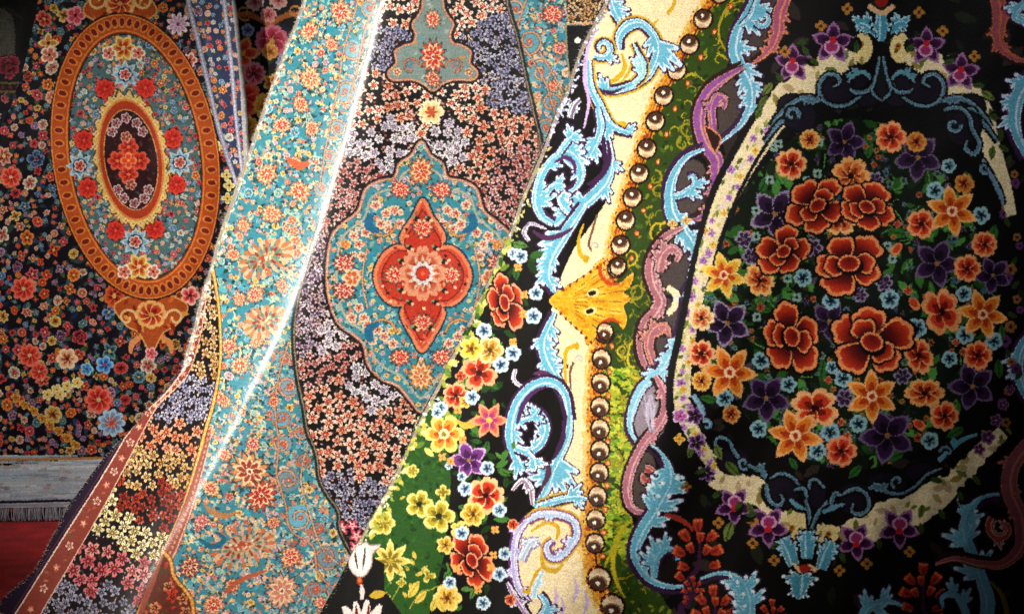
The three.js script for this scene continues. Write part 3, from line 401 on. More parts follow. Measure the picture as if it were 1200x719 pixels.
  acanthus(a, curl(1174, 618, 15, 4, 0.9, -1, 0.3), [9, 8, 4], { ...rose, col: '#a8442e' }); acanthus(a, [[1136, 740], [1130, 712], [1118, 696], [1104, 700], [1106, 712]], [9, 9, 7, 5, 3], { ...blue, light: '#7fb0bc', lobes: [[0.3, 1, 12], [0.5, 1, 11]] });
  a.taper([[1160, 680], [1176, 700], [1184, 740]], [3, 6, 7], '#6a6414');
  acanthus(a, [[1164, -20], [1172, 14], [1170, 40], [1176, 58], [1196, 70], [1220, 66]], [12, 15, 11, 8, 5, 2], { ...rose, col: '#93444a', light: '#b5603c', lobes: [[0.2, -1, 12], [0.35, 1, 11], [0.35, -1, 10], [0.5, 1, 10], [0.55, -1, 9]] });
  acanthus(a, [[1215, -10], [1196, 8], [1190, 20], [1204, 28]], [6, 8, 7, 4], blue); acanthus(a, [[1230, 70], [1208, 90], [1192, 116], [1190, 150], [1204, 184]], [8, 14, 16, 12, 6], { ...blue, lobes: [[0.3, 1, 14], [0.5, 1, 15], [0.65, 1, 13]] });
  acanthus(a, [[1216, 380], [1196, 410], [1194, 440], [1206, 470]], [6, 12, 12, 6], { ...blue, lobes: [[0.4, 1, 12], [0.6, 1, 10]] });
  for (let i = 0; i < 26; i++) { const y = 190 + i * 12 + R() * 6, x = 1190 + Math.sin(i) * 8 - Math.abs(y - 330) * 0.06; i % 3 ? tiny(a, x, y, 5 + R() * 3, ['#6a3a6a', '#8a5a2a', '#5a2f5c'][i % 3], '#2a1020', { n: 5 }) : leaf(a, x, y, 14, R() * 6, '#28361a'); }
  // cream wreath round the medallion
  const wreath = [[[1004, 74], [976, 78], [944, 94], [914, 126], [884, 170], [858, 216], [838, 264], [824, 312], [812, 362], [804, 412], [798, 456], [803, 492], [816, 524], [836, 552], [862, 568], [892, 580], [922, 602], [944, 622], [964, 630]], [36, 40, 40, 36, 32, 28, 24, 23, 21, 21, 22, 24, 26, 30, 36, 38, 40, 34, 24]];
  a.taper(wreath[0], wreath[1], '#e6d0a2');
  a.taper([[1062, 74], [1092, 80], [1116, 96], [1136, 114], [1150, 136], [1158, 162], [1168, 190], [1177, 216], [1186, 252]], [36, 40, 38, 34, 30, 24, 20, 16, 12], '#e6d0a2');
  a.taper([[992, 630], [1014, 618], [1038, 606], [1068, 598], [1094, 582], [1116, 564], [1136, 546], [1154, 526], [1176, 506]], [28, 40, 40, 40, 36, 28, 24, 20, 16], '#e6d0a2');
  for (const [x, y, r] of [[884, 578, 15], [918, 606, 15], [946, 620, 12], [1022, 612, 15], [1066, 604, 15], [1094, 582, 12], [950, 88, 14], [912, 118, 14], [1108, 92, 14], [1134, 110, 12], [846, 562, 12]]) a.dot(x, y, r, '#e6d0a2');
  for (const [x, y] of [[1011, 56], [1055, 56], [930, 614], [972, 622]]) a.at(x, y, 0, (c) => { c.fillStyle = '#e3c886'; c.beginPath(); c.ellipse(0, 0, 12, 18, x < 1000 ? 0.3 : 0, 0, 7); c.fill(); });
  for (const [x, y] of [[1009, 51], [1053, 54], [928, 618], [971, 625]]) { leaf(a, x - 5, y + 8, 12, -0.9, '#5a4a14'); a.dot(x, y, 3.6, '#a8691c'); a.dot(x, y, 1.6, '#5a1f10'); }
  // the dark ground bites into the wreath, olive sprigs lie on it
  const bite = (P, off, r, n, side) => { const q = spline(P, 14), m = q.length - 1; for (let i = 0; i <= n; i++) { const k = clamp(Math.round(i / n * m), 1, m - 1), dx = q[k + 1][0] - q[k - 1][0], dy = q[k + 1][1] - q[k - 1][1], d = Math.hypot(dx, dy) || 1, g = r * (0.75 + R() * 0.5); a.dot(q[k][0] - dy / d * side * off, q[k][1] + dx / d * side * off, g, '#0b0908'); leaf(a, q[k][0] + (R() - 0.5) * 18, q[k][1] + (R() - 0.5) * 14, 9 + R() * 8, R() * 6.3, ['#8a7a3a', '#5f6a2c', '#a8925a', '#b89a72'][i & 3]); } };
  for (const side of [1, -1]) { bite(wreath[0].slice(12), 23, 8, 8, side); bite(wreath[0].slice(0, 4), 23, 8, 4, side); bite([[992, 630], [1014, 618], [1038, 606], [1068, 598], [1094, 582], [1116, 564]], 24, 8, 7, side); bite([[1062, 74], [1092, 80], [1116, 96], [1136, 114], [1150, 136]], 22, 7, 6, side); bite([[1116, 564], [1136, 546], [1154, 526], [1176, 506]], 14, 6, 5, side); }
  // wreath leaves and small flowers, left and lower left
  const along = (P, n, fn) => { const q = spline(P, 12); for (let i = 0; i < n; i++) { const p = q[Math.floor((i + R() * 0.7) / n * (q.length - 1))]; fn(p[0], p[1], i); } };
  const leftW = [[905, 140], [872, 190], [846, 240], [830, 296], [816, 352], [806, 408], [800, 452], [806, 492], [820, 522], [840, 550]];
  along(leftW, 100, (x, y, i) => leaf(a, x - 12 + R() * 20, y - 6 + R() * 10, 7 + R() * 7, 1.2 + R() * 1.6, ['#6a7a34', '#8f9a4a', '#e6d6b4', '#b9b56a', '#4a5a26', '#d8c4c8'][i % 6]));
  along(leftW, 40, (x, y, i) => i % 3 ? flower(a, x - 11 + R() * 20, y, 4 + R() * 3, { rim: '#d8b8cf', body: '#9a5f98', throat: null, core: '#4a1f50', n: 5 }) : flower(a, x + R() * 6, y, 5, { rim: '#e9c86a', body: '#d09a30', throat: null, core: '#8a4a14', n: 4 }));
  for (const [x, y] of [[858, 292], [846, 310], [804, 258], [788, 262], [826, 270]]) flower(a, x, y, 6, { rim: '#e8cf90', body: '#c08a3a', throat: null, core: '#6a3a10', n: 4 });
  // black margins of the wreath
  a.taper([[930, 128], [900, 166], [872, 214], [850, 264], [836, 312], [826, 356], [818, 400], [814, 444], [816, 476], [826, 500]], [3, 4, 4, 4, 5, 6, 8, 9, 8, 4], '#0b0808');
  a.taper([[900, 110], [866, 166], [836, 224], [818, 284], [806, 340], [796, 392], [786, 440], [786, 480], [800, 520], [830, 566]], [6, 8, 8, 6, 8, 8, 8, 10, 16, 20], '#0b0808');
  const edgeL = [[740, -60], [712, 0], [681, 60], [662, 115], [655, 128], [640, 170], [612, 235], [598, 275], [558, 362], [520, 440], [490, 500], [457, 570], [430, 618], [412, 650]];
  a.selvedge = () => { a.line(edgeL, '#3a2f2c', 8); a.line(edgeL, '#d4c9b8', 5.4); a.line(edgeL, '#8f8272', 5, { dash: [1.1, 2.6] }); for (let i = 0; i < 240; i++) { const t = R() * (edgeL.length - 1), j = Math.min(edgeL.length - 2, Math.floor(t)), f = t - j; leaf(a, lerp(edgeL[j][0], edgeL[j + 1][0], f) + R() * 6, lerp(edgeL[j][1], edgeL[j + 1][1], f), 3 + R() * 5, R() * 6, t > 5 ? ['#d8cf9a', '#b9b06a', '#f0ead8', '#8f9a5a'][i & 3] : ['#cfc4dc', '#b9d4e2', '#f0ecf0', '#9a8aa8'][i & 3]); } };
  return a;
}
function artC2(a) {
  const R = rng(12), blue = { col: '#4a93a8', light: '#a9ccd8', dark: '#0c090c' }, pale = { col: '#42606f', light: '#6b8d9e', dark: '#0b0909', out: 2.4, fat: 0.85, auto: false };
  const orchid = (x, y, r, rot = 0, sc = 1) => { flower(a, x, y, r, { n: 5, kind: 'point', w: 0.4, rim: '#96648f', body: '#3a1038', throat: '#250820', core: null, rot: rot - Math.PI / 2, rimW: 0.16 }); a.at(x, y, rot, (c) => { c.fillStyle = '#c78fae'; c.beginPath(); c.ellipse(-1, r * 0.18, r * 0.36, r * 0.32, 0, 0, 7); c.fill(); c.fillStyle = '#8f2a58'; c.beginPath(); c.ellipse(-1, r * 0.18, r * 0.25, r * 0.22, 0, 0, 7); c.fill(); c.fillStyle = '#b81c26'; c.beginPath(); c.arc(0, -r * 0.14, r * 0.16, 0, 7); c.fill(); }); };
  // dark scalloped rim of the medallion with thin blue scrolls
  const rim = (pts, w, o = {}) => acanthus(a, pts, w, { ...pale, ...o });
  const lobe = (x, y, rx, ry, t = 0) => a.at(x, y, t, (c) => { c.fillStyle = '#0b090b'; c.beginPath(); c.ellipse(0, 0, rx + 3, ry + 3, 0, 0, 7); c.fill(); c.fillStyle = '#17101d'; c.beginPath(); c.ellipse(0, 0, rx, ry, 0, 0, 7); c.fill(); });
  for (const s of [-1, 1]) {
    const X = (x) => 1033 + s * (x - 1033);
    lobe(X(982), 108, 22, 18); lobe(X(1016), 104, 16, 20); lobe(X(934), 132, 24, 18, s * 0.7);
    rim([[X(1031), 66], [X(1026), 88], [X(1014), 106], [X(998), 120], [X(980), 124], [X(964), 116], [X(960), 100], [X(968), 88], [X(980), 88], [X(984), 96], [X(976), 102]], [3, 4, 4, 4, 4, 5, 5, 5, 5, 4, 2]);
    rim([[X(1022), 94], [X(1012), 84], [X(1000), 88], [X(994), 96]], [4, 6, 5, 2], { lobes: [[0.5, s, 8], [0.7, s, 7]], col: '#4a8a94' }); rim([[X(1028), 84], [X(1020), 104], [X(1004), 108], [X(996), 104]], [3, 5, 5, 2]);
    rim([[X(1033), 118], [X(1024), 110], [X(1022), 104]], [2, 4, 1]);
    rim([[X(962), 118], [X(944), 114], [X(926), 122], [X(912), 136], [X(904), 148]], [5, 6, 6, 5, 3], { lobes: [[0.1, -s, 10, 0.5], [0.2, -s, 9, 0.9]] }); rim(curl(X(928), 134, 9, s < 0 ? 2.6 : 0.5, 0.9, -s, 0.3), [5, 5, 3]); rim([[X(918), 140], [X(908), 150], [X(896), 166]], [6, 5, 2]);
    acanthus(a, [[X(1033), 44], [X(1024), 34], [X(1012), 26], [X(1003), 28]], [9, 12, 9, 4], { ...blue, col: '#3f8a9c', lobes: [[0.4, -s, 12], [0.55, s, 12], [0.7, -s, 10], [0.8, s, 10]] });
  }
  acanthus(a, [[1033, 48], [1033, 30], [1033, 14]], [7, 14, 10], { ...blue, col: '#3f8a9c', lobes: [[0.4, 1, 12], [0.4, -1, 12]] }); a.area([[1020, 4], [1033, 12], [1046, 4], [1048, 10], [1034, 18], [1018, 10]], '#dcae80'); a.at(1033, 0, 0, (c) => { c.fillStyle = '#8a1a14'; c.beginPath(); c.ellipse(0, 0, 8, 8, 0, 0, 7); c.fill(); });
  a.at(1033, 96, 0, (c) => { c.fillStyle = '#14161a'; c.beginPath(); c.ellipse(0, 0, 5, 18, 0, 0, 7); c.fill(); });
  // right rim
  lobe(1130, 150, 18, 20, 0.6); rim([[1106, 128], [1124, 126], [1136, 136], [1140, 152], [1148, 168], [1142, 180], [1132, 174], [1134, 164]], [4, 5, 5, 5, 6, 6, 5, 2]); rim(curl(1118, 146, 9, 0, 0.9, 1, 0.3), [5, 5, 3]); rim([[1152, 186], [1162, 206], [1172, 226], [1176, 240]], [4, 6, 7, 3], { col: '#6b7f98' }); rim(curl(1154, 196, 7, 1, 0.8), [5, 4, 2]);
  // lower rim
  for (const [x, y, rx, ry] of [[915, 578, 20, 18], [1002, 584, 22, 18], [956, 576, 12, 18], [860, 540, 18, 14], [1040, 566, 22, 12], [1080, 552, 18, 10]]) lobe(x, y, rx, ry);
  rim([[898, 566], [900, 582], [910, 592], [918, 586], [914, 578]], [5, 6, 5, 4, 2]); rim([[902, 560], [916, 554], [932, 562], [942, 580], [948, 600], [950, 622]], [3, 4, 4, 4, 5, 4]); rim([[926, 584], [934, 592], [944, 596]], [5, 7, 3], { col: '#5a96ac' }); rim([[930, 574], [942, 572], [946, 584]], [4, 5, 3]);
  rim([[950, 622], [958, 602], [972, 586], [988, 578], [1004, 572], [1016, 580], [1018, 594], [1008, 602], [998, 598], [1000, 590]], [4, 5, 4, 4, 5, 5, 5, 5, 4, 2]); rim([[964, 600], [976, 594], [990, 590]], [5, 7, 3], { col: '#5a96ac', lobes: [[0.5, -1, 9]] }); rim([[974, 590], [978, 578], [986, 580]], [5, 6, 3]); rim([[948, 572], [950, 562], [958, 562], [966, 572]], [3, 4, 4, 3]);
  rim([[1018, 572], [1030, 568], [1040, 576], [1056, 578], [1072, 570], [1086, 556], [1104, 548]], [5, 6, 5, 4, 4, 4, 2], { lobes: [[0.1, 1, 9], [0.2, -1, 8]] }); rim(curl(1052, 564, 8, 2, 0.9), [4, 4, 2]); rim([[1100, 540], [1112, 528], [1126, 516], [1146, 508]], [6, 8, 7, 3], { col: '#3f8a9c', lobes: [[0.5, -1, 9], [0.3, -1, 9]] }); rim(curl(1110, 530, 9, 3.2, 0.7), [4, 4, 2]);
  rim([[846, 526], [838, 520], [842, 512], [854, 516], [860, 528], [870, 540], [884, 548], [898, 552]], [3, 4, 4, 4, 5, 5, 4, 2], { lobes: [[0.9, -1, 9], [0.95, 1, 8]] }); rim(curl(872, 542, 8, 1, 0.9), [4, 4, 2]); rim([[812, 462], [822, 478], [824, 490]], [7, 8, 4], { col: '#86b4cc' }); rim(curl(828, 498, 7, 4, 0.8), [6, 5, 3], { col: '#86b4cc' });
  // orchids on the wreath
  for (const [x, y, r, t] of [[929, 74, 24, 0], [976, 50, 26, 0.05], [1086, 54, 24, 0], [1126, 84, 24, 0.1]]) orchid(x, y, r, t);
  for (const [x, y, r, t] of [[860, 592, 24, 3.1], [900, 616, 26, 3.1], [1003, 634, 24, 3.0], [1054, 618, 26, 3.1]]) orchid(x, y, r, t);
  for (const [x, y] of [[962, 30], [993, 10], [1077, 14], [1105, 36], [920, 60], [1142, 66], [907, 656], [984, 668], [1016, 660], [1066, 646], [882, 636], [882, 610], [842, 612]]) flower(a, x, y, 7, { n: 4, rim: null, body: '#a8702c', throat: null, core: '#4a1f0c', rimW: 0, w: 0.45, coreR: 0.3 });
  for (const [x, y, L, g] of [[905, 96, 20, 2.2], [900, 112, 18, 2.3], [893, 124, 18, 2], [946, 46, 16, 2.6], [1150, 106, 20, 0.6], [1160, 126, 18, 1.2], [1108, 70, 14, -0.6], [850, 540, 24, 0.8], [838, 520, 20, 1.2], [812, 520, 18, 1.9], [858, 610, 26, 1.9], [876, 588, 18, 1.2], [1090, 560, 16, 0.3], [1082, 590, 18, 1.8], [1164, 170, 18, 1.7], [1172, 150, 16, 1.4]]) leaf(a, x, y, L, g, ['#4d5f24', '#2f4218', '#687634'][Math.round(L) % 3], '#232f12');
  for (const [x, y] of [[816, 518], [828, 554], [814, 487]]) violet(a, x, y, 12, { rim: '#a88aa8', body: '#4a1f52' }); flower(a, 796, 514, 7, { n: 4, rim: '#e8bf62', body: '#d0922c', throat: null, core: '#7a3a10' }); flower(a, 797, 487, 10, { rim: '#e6c2d6', body: '#a8508f', throat: null, core: '#7a1f4a' }); flower(a, 804, 570, 8, { n: 4, rim: null, body: '#8a5a22', throat: null, core: '#3a1c0c' });
  for (const [x, y, r] of [[1168, 492, 8], [1176, 474, 7], [1158, 512, 9], [1148, 526, 7], [1184, 456, 6]]) flower(a, x, y, r, { rim: '#8a5a78', body: '#4a1f48', throat: null, core: '#e0b0a0', coreR: 0.12 });
  for (const [x, y, g] of [[870, 586, 1.9], [914, 634, 2.2], [888, 600, 2.6], [984, 646, 0.8], [1030, 630, 1.2], [1078, 612, 1], [1100, 596, 0.7], [1122, 574, 0.8], [1140, 556, 0.6], [846, 574, 2.2], [828, 548, 2.4], [948, 66, -2.4], [960, 76, -2.8], [1004, 62, -1.9], [1062, 62, -1.2], [1106, 74, -0.6], [1140, 100, -0.3], [1158, 134, 0], [1170, 170, 0.2], [918, 96, -2.6]]) { leaf(a, x, y, 20, g, '#0d100a'); leaf(a, x, y, 15, g + 0.3, '#35481c', '#1c2a10'); }
  // palmette below the medallion
  for (const [x, y, g] of [[946, 634, -1.57], [930, 642, -2.3], [962, 646, -0.8]]) acanthus(a, [[x, y + 20], [x + Math.cos(g) * 8, y + 4], [x + Math.cos(g) * 20, y - 12]], [12, 15, 5], { ...blue, lobes: [[0.45, 1, 14, 0.7], [0.45, -1, 14, 0.7], [0.7, 1, 11, 0.6], [0.7, -1, 11, 0.6]] });
  a.area([[928, 658], [940, 664], [948, 660], [956, 664], [960, 666], [948, 673], [936, 670]], '#f0c48a'); a.area([[936, 664], [943, 661], [951, 665], [946, 671], [939, 670]], '#a8261a');
  acanthus(a, [[938, 674], [937, 686], [935, 702]], [14, 20, 3], { ...blue, tip: '#f4f6f4', lobes: [[0.2, 1, 18, 1.5], [0.2, -1, 18, 1.5], [0.6, 1, 12, 0.9], [0.6, -1, 12, 0.9]] });
  // medallion: black ground full of leaves
  const med = []; for (let i = 0; i < 40; i++) { const t = i / 40 * Math.PI * 2; med.push([998 + Math.cos(t) * (Math.sin(t) < 0 ? 164 : 172) * (1 - 0.12 * Math.max(0, -Math.sin(t))), 344 + Math.sin(t) * 206]); }
  a.area(med, '#0e160b');
  a.clip(med, () => { for (let i = 0; i < 900; i++) { const x = 810 + R() * 380, y = 130 + R() * 420; leaf(a, x, y, 10 + R() * 16, R() * 6.3, ['#1f4216', '#356626', '#14240e', '#4a8238', '#0c0f0a', '#28521c', '#0b0d09'][i % 7], i % 3 ? null : '#5a9444'); } for (let i = 0; i < 200; i++) { const x = 820 + R() * 360, y = 140 + R() * 400; a.dot(x, y, 1 + R() * 1.4, ['#24361c', '#3a2a1c', '#2a1a24'][i % 3]); } });
  for (const [x, y, L, g] of [[900, 205, 24, 2], [935, 165, 18, 0.5], [1018, 160, 26, 1.6], [1130, 200, 20, 1], [1166, 262, 24, 1.7], [852, 300, 22, 1.8], [880, 355, 26, 0.4], [830, 420, 20, 0.4], [820, 465, 22, 0.2], [1170, 420, 24, 1.5], [1130, 500, 24, 2.6], [1060, 530, 26, 2.8], [925, 535, 18, 1], [1040, 270, 26, 0.2], [965, 420, 26, 1.7], [1010, 545, 22, 2.4], [1174, 380, 18, 1.5]]) leaf(a, x, y, L, g, '#2a5a22', '#17300f');
  a.clip(med, () => bouquet(a, R, [820, 140, 1176, 546], 500, [['#5f7f86', '#2f4f5c', '#0c1216', '#0c1216'], ['#6a5474', '#2b1433', '#140818', '#7a5a34'], ['#b8703c', '#8f2c14', '#4a0e08', '#200806'], ['#6f8a76', '#3a5a48', '#10180f', '#10180f'], ['#a8783c', '#8a501c', '#4a200c', '#301408']], 3.4, 6.5));
  // violets, bluets, red and orange flowers in their places
  for (const [x, y, r, t] of [[990, 166, 24, 0], [1076, 184, 28, 0.4], [908, 250, 30, 0.2], [1098, 308, 28, 0.1], [1164, 322, 22, 0.5], [852, 378, 28, 0.5], [972, 376, 24, 0.2], [898, 466, 28, 0.3], [1040, 510, 32, 0.5], [1140, 452, 28, 0.6]]) violet(a, x, y, r * 1.08, { rot: t, rim: x < 920 && y < 400 ? '#94809a' : '#6a5474' });
  for (const [x, y, r] of [[1112, 194, 9], [1096, 223, 11], [1150, 252, 11], [941, 325, 11], [974, 352, 11], [1043, 350, 12], [1130, 344, 10], [892, 422, 11], [924, 450, 10], [849, 466, 11], [988, 443, 11], [1075, 384, 12], [1131, 392, 11], [1165, 399, 11], [1113, 420, 10], [889, 502, 11], [973, 506, 12], [1006, 496, 11], [1090, 516, 11], [958, 528, 11], [1096, 476, 6], [975, 430, 8]]) bluet(a, x, y, r, { rot: R() * 6, rim: '#8db0b4', body: '#3f6a78' });
  for (const [x, y, r] of [[953, 290, 12], [1036, 331, 11], [1008, 345, 10], [990, 466, 12], [1058, 440, 11], [872, 280, 11], [880, 300, 11], [1026, 210, 10]]) flower(a, x, y, r, { n: 6, rim: '#8f7f9a', body: '#2a1830', throat: null, core: '#6a4a5a', w: 0.34 });
  for (const [x, y] of [[886, 277], [895, 290], [900, 302], [923, 326], [1040, 288], [1046, 303], [887, 371], [934, 348], [946, 211], [958, 203], [902, 210], [886, 246], [926, 262], [907, 172], [912, 168], [960, 166]]) tiny(a, x, y, 6, '#86a294', '#101a10', { rot: 0.78 });
  const red = (x, y, r, o = {}) => flower(a, x, y, r * 1.1, { n: 5, rim: '#e6935a', body: '#bf3418', throat: '#6a120c', core: '#240906', kind: 'heart', w: 0.46, ...o });
  red(927, 192, 17, { rim: '#eda468' }); red(1044, 160, 17); red(997, 206, 21, { n: 7, rim: '#e6a25c', body: '#c8622a', throat: '#7a2a10', w: 0.34 }); red(949, 163, 11, { rim: '#dfa85a', body: '#c86a28', n: 6 }); red(1074, 166, 11, { rim: '#c98a3c', body: '#b0561e', n: 6 });
  red(985, 258, 20, { n: 6, rim: '#e9ad64', body: '#c0582a', sy: 0.8, w: 0.36 }); red(1080, 262, 16); red(1134, 314, 15); red(1154, 286, 14, { n: 6 }); red(1130, 215, 11, { rim: '#d08a40', body: '#b8651f' }); red(1146, 416, 16); red(1077, 416, 21, { n: 6, rim: '#e89a5c', tilt: 1.2, sy: 0.72, w: 0.4 }); red(1084, 460, 22, { n: 6, rim: '#e8a058', body: '#c5521f', sy: 0.7, w: 0.4 }); red(1107, 487, 16); red(986, 528, 17, { rim: '#e58a5c' });
  red(822, 414, 15, { rim: '#f0b078' }); red(822, 446, 11, { rim: '#f0be6a', body: '#d08020', throat: '#8a3a10', n: 6 }); red(890, 328, 19, { n: 6, rim: '#f0b468', body: '#c8622a', tilt: 1, sy: 0.8, w: 0.38 }); red(857, 485, 10, { rim: '#d8964c', body: '#b0561e' }); red(822, 372, 14, { rim: '#f0cf98', body: '#d88a4a', throat: '#a83a1a' }); red(955, 478, 26, { n: 4, rim: '#e9a66a', w: 0.5, rot: 0.6, sy: 0.85 });
  red(1104, 365, 26, { n: 4, rot: 0.9, w: 0.5, tilt: 1.2, sy: 0.8 });
  for (const [x, y, r] of [[952, 272, 5], [971, 445, 5], [998, 369, 5], [1064, 340, 6], [986, 494, 5], [1120, 401, 5], [993, 510, 5], [1129, 412, 5], [1052, 262, 5]]) flower(a, x, y, r, { n: 4, rim: '#dd8a62', body: '#a8301c', throat: null, core: '#5a120c' });
  for (const [x, y, r, t] of [[848, 322, 26, 0.3], [1116, 247, 29, 0.35], [855, 436, 31, 0.1], [932, 510, 31, 0.2], [1022, 464, 30, 0.5], [1152, 368, 28, 0.2]]) lily(a, x, y, r * 1.1, { rot: t, ...(x < 850 ? { rim: '#f2c866', body: '#e0a22c', throat: '#b8401a' } : {}) });
  peony(a, 958, 240, 39, { sy: 0.8, rot: -0.5 }); peony(a, 1016, 242, 37, { sy: 0.8, rot: 0.4 }); peony(a, 918, 294, 33, { sy: 0.85, rot: -0.6 }); peony(a, 995, 308, 49, { sy: 0.8 }); peony(a, 928, 394, 45, { rot: 1.3, sy: 0.82 }); peony(a, 1022, 400, 50, { rot: 0.3, sy: 0.9 });
  for (const [x, y, g] of [[1056, 284, 2.2], [1070, 492, 0.6], [1066, 348, 0.9]]) a.at(x, y, g, (c) => { c.fillStyle = '#e2854e'; petal(c, 18, 6, 'round'); c.fill(); c.fillStyle = '#b83a1c'; petal(c, 14, 4, 'round', 2); c.fill(); });
  a.selvedge();
  // flowers along the left edge: rose spray
  for (let i = 0; i < 150; i++) { const t = R(), y = 280 + t * 440, x = lerp(600, 528, Math.min(1, t * 1.2)) + (t > 0.55 ? 26 : 0) - 30 + R() * 56; leaf(a, x, y, 8 + R() * 13, R() * 6.3, ['#2a5a1e', '#1c3d14', '#3f6f2a', '#4f7a35', '#173010'][i % 5], i % 2 ? null : '#12260c'); }
  for (let i = 0; i < 40; i++) { const t = i / 40, y = 280 + t * 250, x = lerp(592, 485, t); leaf(a, x + R() * 10, y, 10 + R() * 8, R() * 6, ['#8f9a3a', '#b5ac4a', '#5f7a2c', '#cfc46a'][i & 3]); }
  const lit = { rim: '#e0946a', body: '#bf3516', deep: '#6f120c' };
  peony(a, 591, 354, 38, { ...lit, rot: 1.4, sy: 0.62 }); peony(a, 553, 656, 36, { ...lit, rot: 1.2, sy: 0.72 });
  const rd = (x, y, r, o = {}) => flower(a, x, y, r, { rim: '#e0a070', body: '#bc3418', throat: '#74140c', core: '#2a0c08', kind: 'heart', w: 0.46, ...o });
  rd(561, 436, 22, { n: 4, rot: 0.4 }); rd(534, 463, 16, { n: 5 }); rd(569, 580, 22, { n: 5, rim: '#f4b67e' }); rd(601, 614, 7); rd(598, 702, 7); rd(540, 440, 7, { n: 4 });
  const ye = (x, y, r, o = {}) => flower(a, x, y, r, { rim: '#dcc470', body: '#bf9626', throat: '#8a5a14', core: '#4a2c0c', ...o });
  ye(574, 410, 17, { n: 6, body: '#c8923a', rim: '#dcc888' }); ye(552, 408, 15, { n: 5, body: '#d8c030' }); ye(554, 602, 15, { n: 6 }); ye(538, 620, 11, { body: '#cfc03a' }); ye(524, 700, 17, { n: 6, body: '#dca83c' }); ye(522, 638, 11); ye(545, 470, 8);
  flower(a, 520, 508, 24, { n: 6, rim: '#f1cf6a', body: '#dc8a2a', throat: '#c0401a', core: '#f4e29a', coreR: 0.26, eye: '#8a7a2a', w: 0.36 });
  a.taper([[534, 492], [544, 498], [552, 496], [562, 490]], [3, 8, 9, 12], '#e0a63a'); flower(a, 573, 492, 23, { n: 6, kind: 'point', rim: '#e8906a', body: '#cc5640', throat: '#9a3468', core: '#e8b040', w: 0.34 });
  violet(a, 549, 539, 25, { rim: '#c49ac4', body: '#6a2f72', throat: '#3a1244', rot: -0.6 });
  for (const [x, y, r] of [[625, 370, 10], [567, 387, 10], [601, 413, 10], [587, 427, 10], [553, 465, 9], [516, 478, 9], [602, 297, 8], [610, 300, 9], [628, 343, 9], [571, 548, 9], [545, 572, 9], [585, 597, 9], [541, 624, 9], [527, 682, 8], [591, 648, 8], [585, 672, 9], [566, 706, 9], [512, 483, 7], [541, 558, 6], [526, 545, 5]]) bluet(a, x, y, r, { rim: '#c2d2d8', body: '#7d9db2', throat: '#2f4a68', core: '#182a44', rot: R() * 6 });
  for (const [x, y] of [[601, 400], [613, 368], [607, 313], [614, 345], [542, 515], [518, 535], [578, 650], [575, 664], [580, 620], [536, 480], [528, 540], [560, 690], [535, 665]]) flower(a, x, y, 5.5, { n: 4, rim: null, body: '#e09a4a', throat: null, core: '#8a2f14', rimW: 0, rot: 0.7 });
  // yellow flowers on the green corner
  const gy = (x, y, r, n, o = {}) => flower(a, x, y, r, { n, rim: '#d6ca74', body: '#a8921f', throat: '#6f5f12', core: '#14200c', coreR: 0.2, ...o });
  gy(491, 590, 17, 5); gy(514, 604, 20, 5); gy(448, 612, 15, 6, { core: '#8a7a1c' }); gy(457, 657, 27, 8, { kind: 'point', w: 0.24, body: '#cfae4a', core: '#a88a2a', coreR: 0.12 }); gy(481, 552, 7, 4, { core: '#a8902a' }); gy(483, 551, 8, 5, { core: '#a8902a' }); gy(519, 576, 9, 4, { core: '#8a5a1a' }); gy(502, 674, 9, 3, { core: '#8a7a1c' }); gy(470, 682, 6, 4, { core: '#8a7a1c' });
  for (const [x, y, L, g] of [[487, 655, 11, -1.9], [486, 662, 10, -2.2], [493, 668, 10, -0.6], [486, 674, 11, -0.4], [480, 668, 9, -2.4], [480, 682, 9, 1.3], [472, 692, 9, 1.1], [445, 700, 14, -0.2], [468, 585, 8, -0.6], [462, 568, 9, 0.8], [484, 525, 9, -1], [470, 545, 8, -1.4], [478, 700, 24, -1], [486, 706, 20, -0.8], [505, 716, 18, -1.2], [520, 716, 16, -2], [430, 698, 20, -0.1]]) leaf(a, x, y, L, g, '#cdb24a', '#9a8426');
  a.line([[480, 712], [492, 694], [504, 690], [514, 686]], '#a89a3a', 1.4); a.line([[458, 704], [466, 690], [470, 684]], '#a89a3a', 1.4); a.line([[450, 690], [470, 668], [490, 660]], '#4a6a24', 1.2);
  for (let i = 0; i < 26; i++) { const t = i / 26, y = 490 + t * 140, x = lerp(495, 432, t) + R() * 6; leaf(a, x, y, 7 + R() * 5, R() * 6, ['#d8cf8a', '#b9ad4a', '#8f9a3a'][i % 3]); }
  // white tulip shapes in the lower corner
  a.area([[376, 700], [400, 660], [416, 640], [450, 660], [450, 690], [470, 719], [470, 800], [300, 820]], '#0b0a09', { sharp: true });
  const tulip = (x, y, s) => { a.area([[x - 6 * s, y + 20 * s], [x - 15 * s, y + 6 * s], [x - 14 * s, y - 8 * s], [x - 6 * s, y - 22 * s], [x - 2 * s, y - 15 * s], [x + 6 * s, y - 20 * s], [x + 12 * s, y - 16 * s], [x + 24 * s, y - 16 * s], [x + 15 * s, y - 6 * s], [x + 13 * s, y + 8 * s], [x + 5 * s, y + 20 * s]], '#cfc0ba', { line: '#8a7670', w: 1.4 }); a.area([[x - 4 * s, y + 16 * s], [x - 12 * s, y + 4 * s], [x - 8 * s, y - 12 * s], [x + 6 * s, y - 14 * s], [x + 12 * s, y + 4 * s], [x + 4 * s, y + 16 * s]], '#e6dad2'); for (const d of [-6, 5]) a.taper([[x + d * s * 1.1, y - 13 * s], [x + d * s * 0.9, y], [x + d * s * 0.5, y + 13 * s]], [1, 3 * s, 0.8], '#4a4030'); };
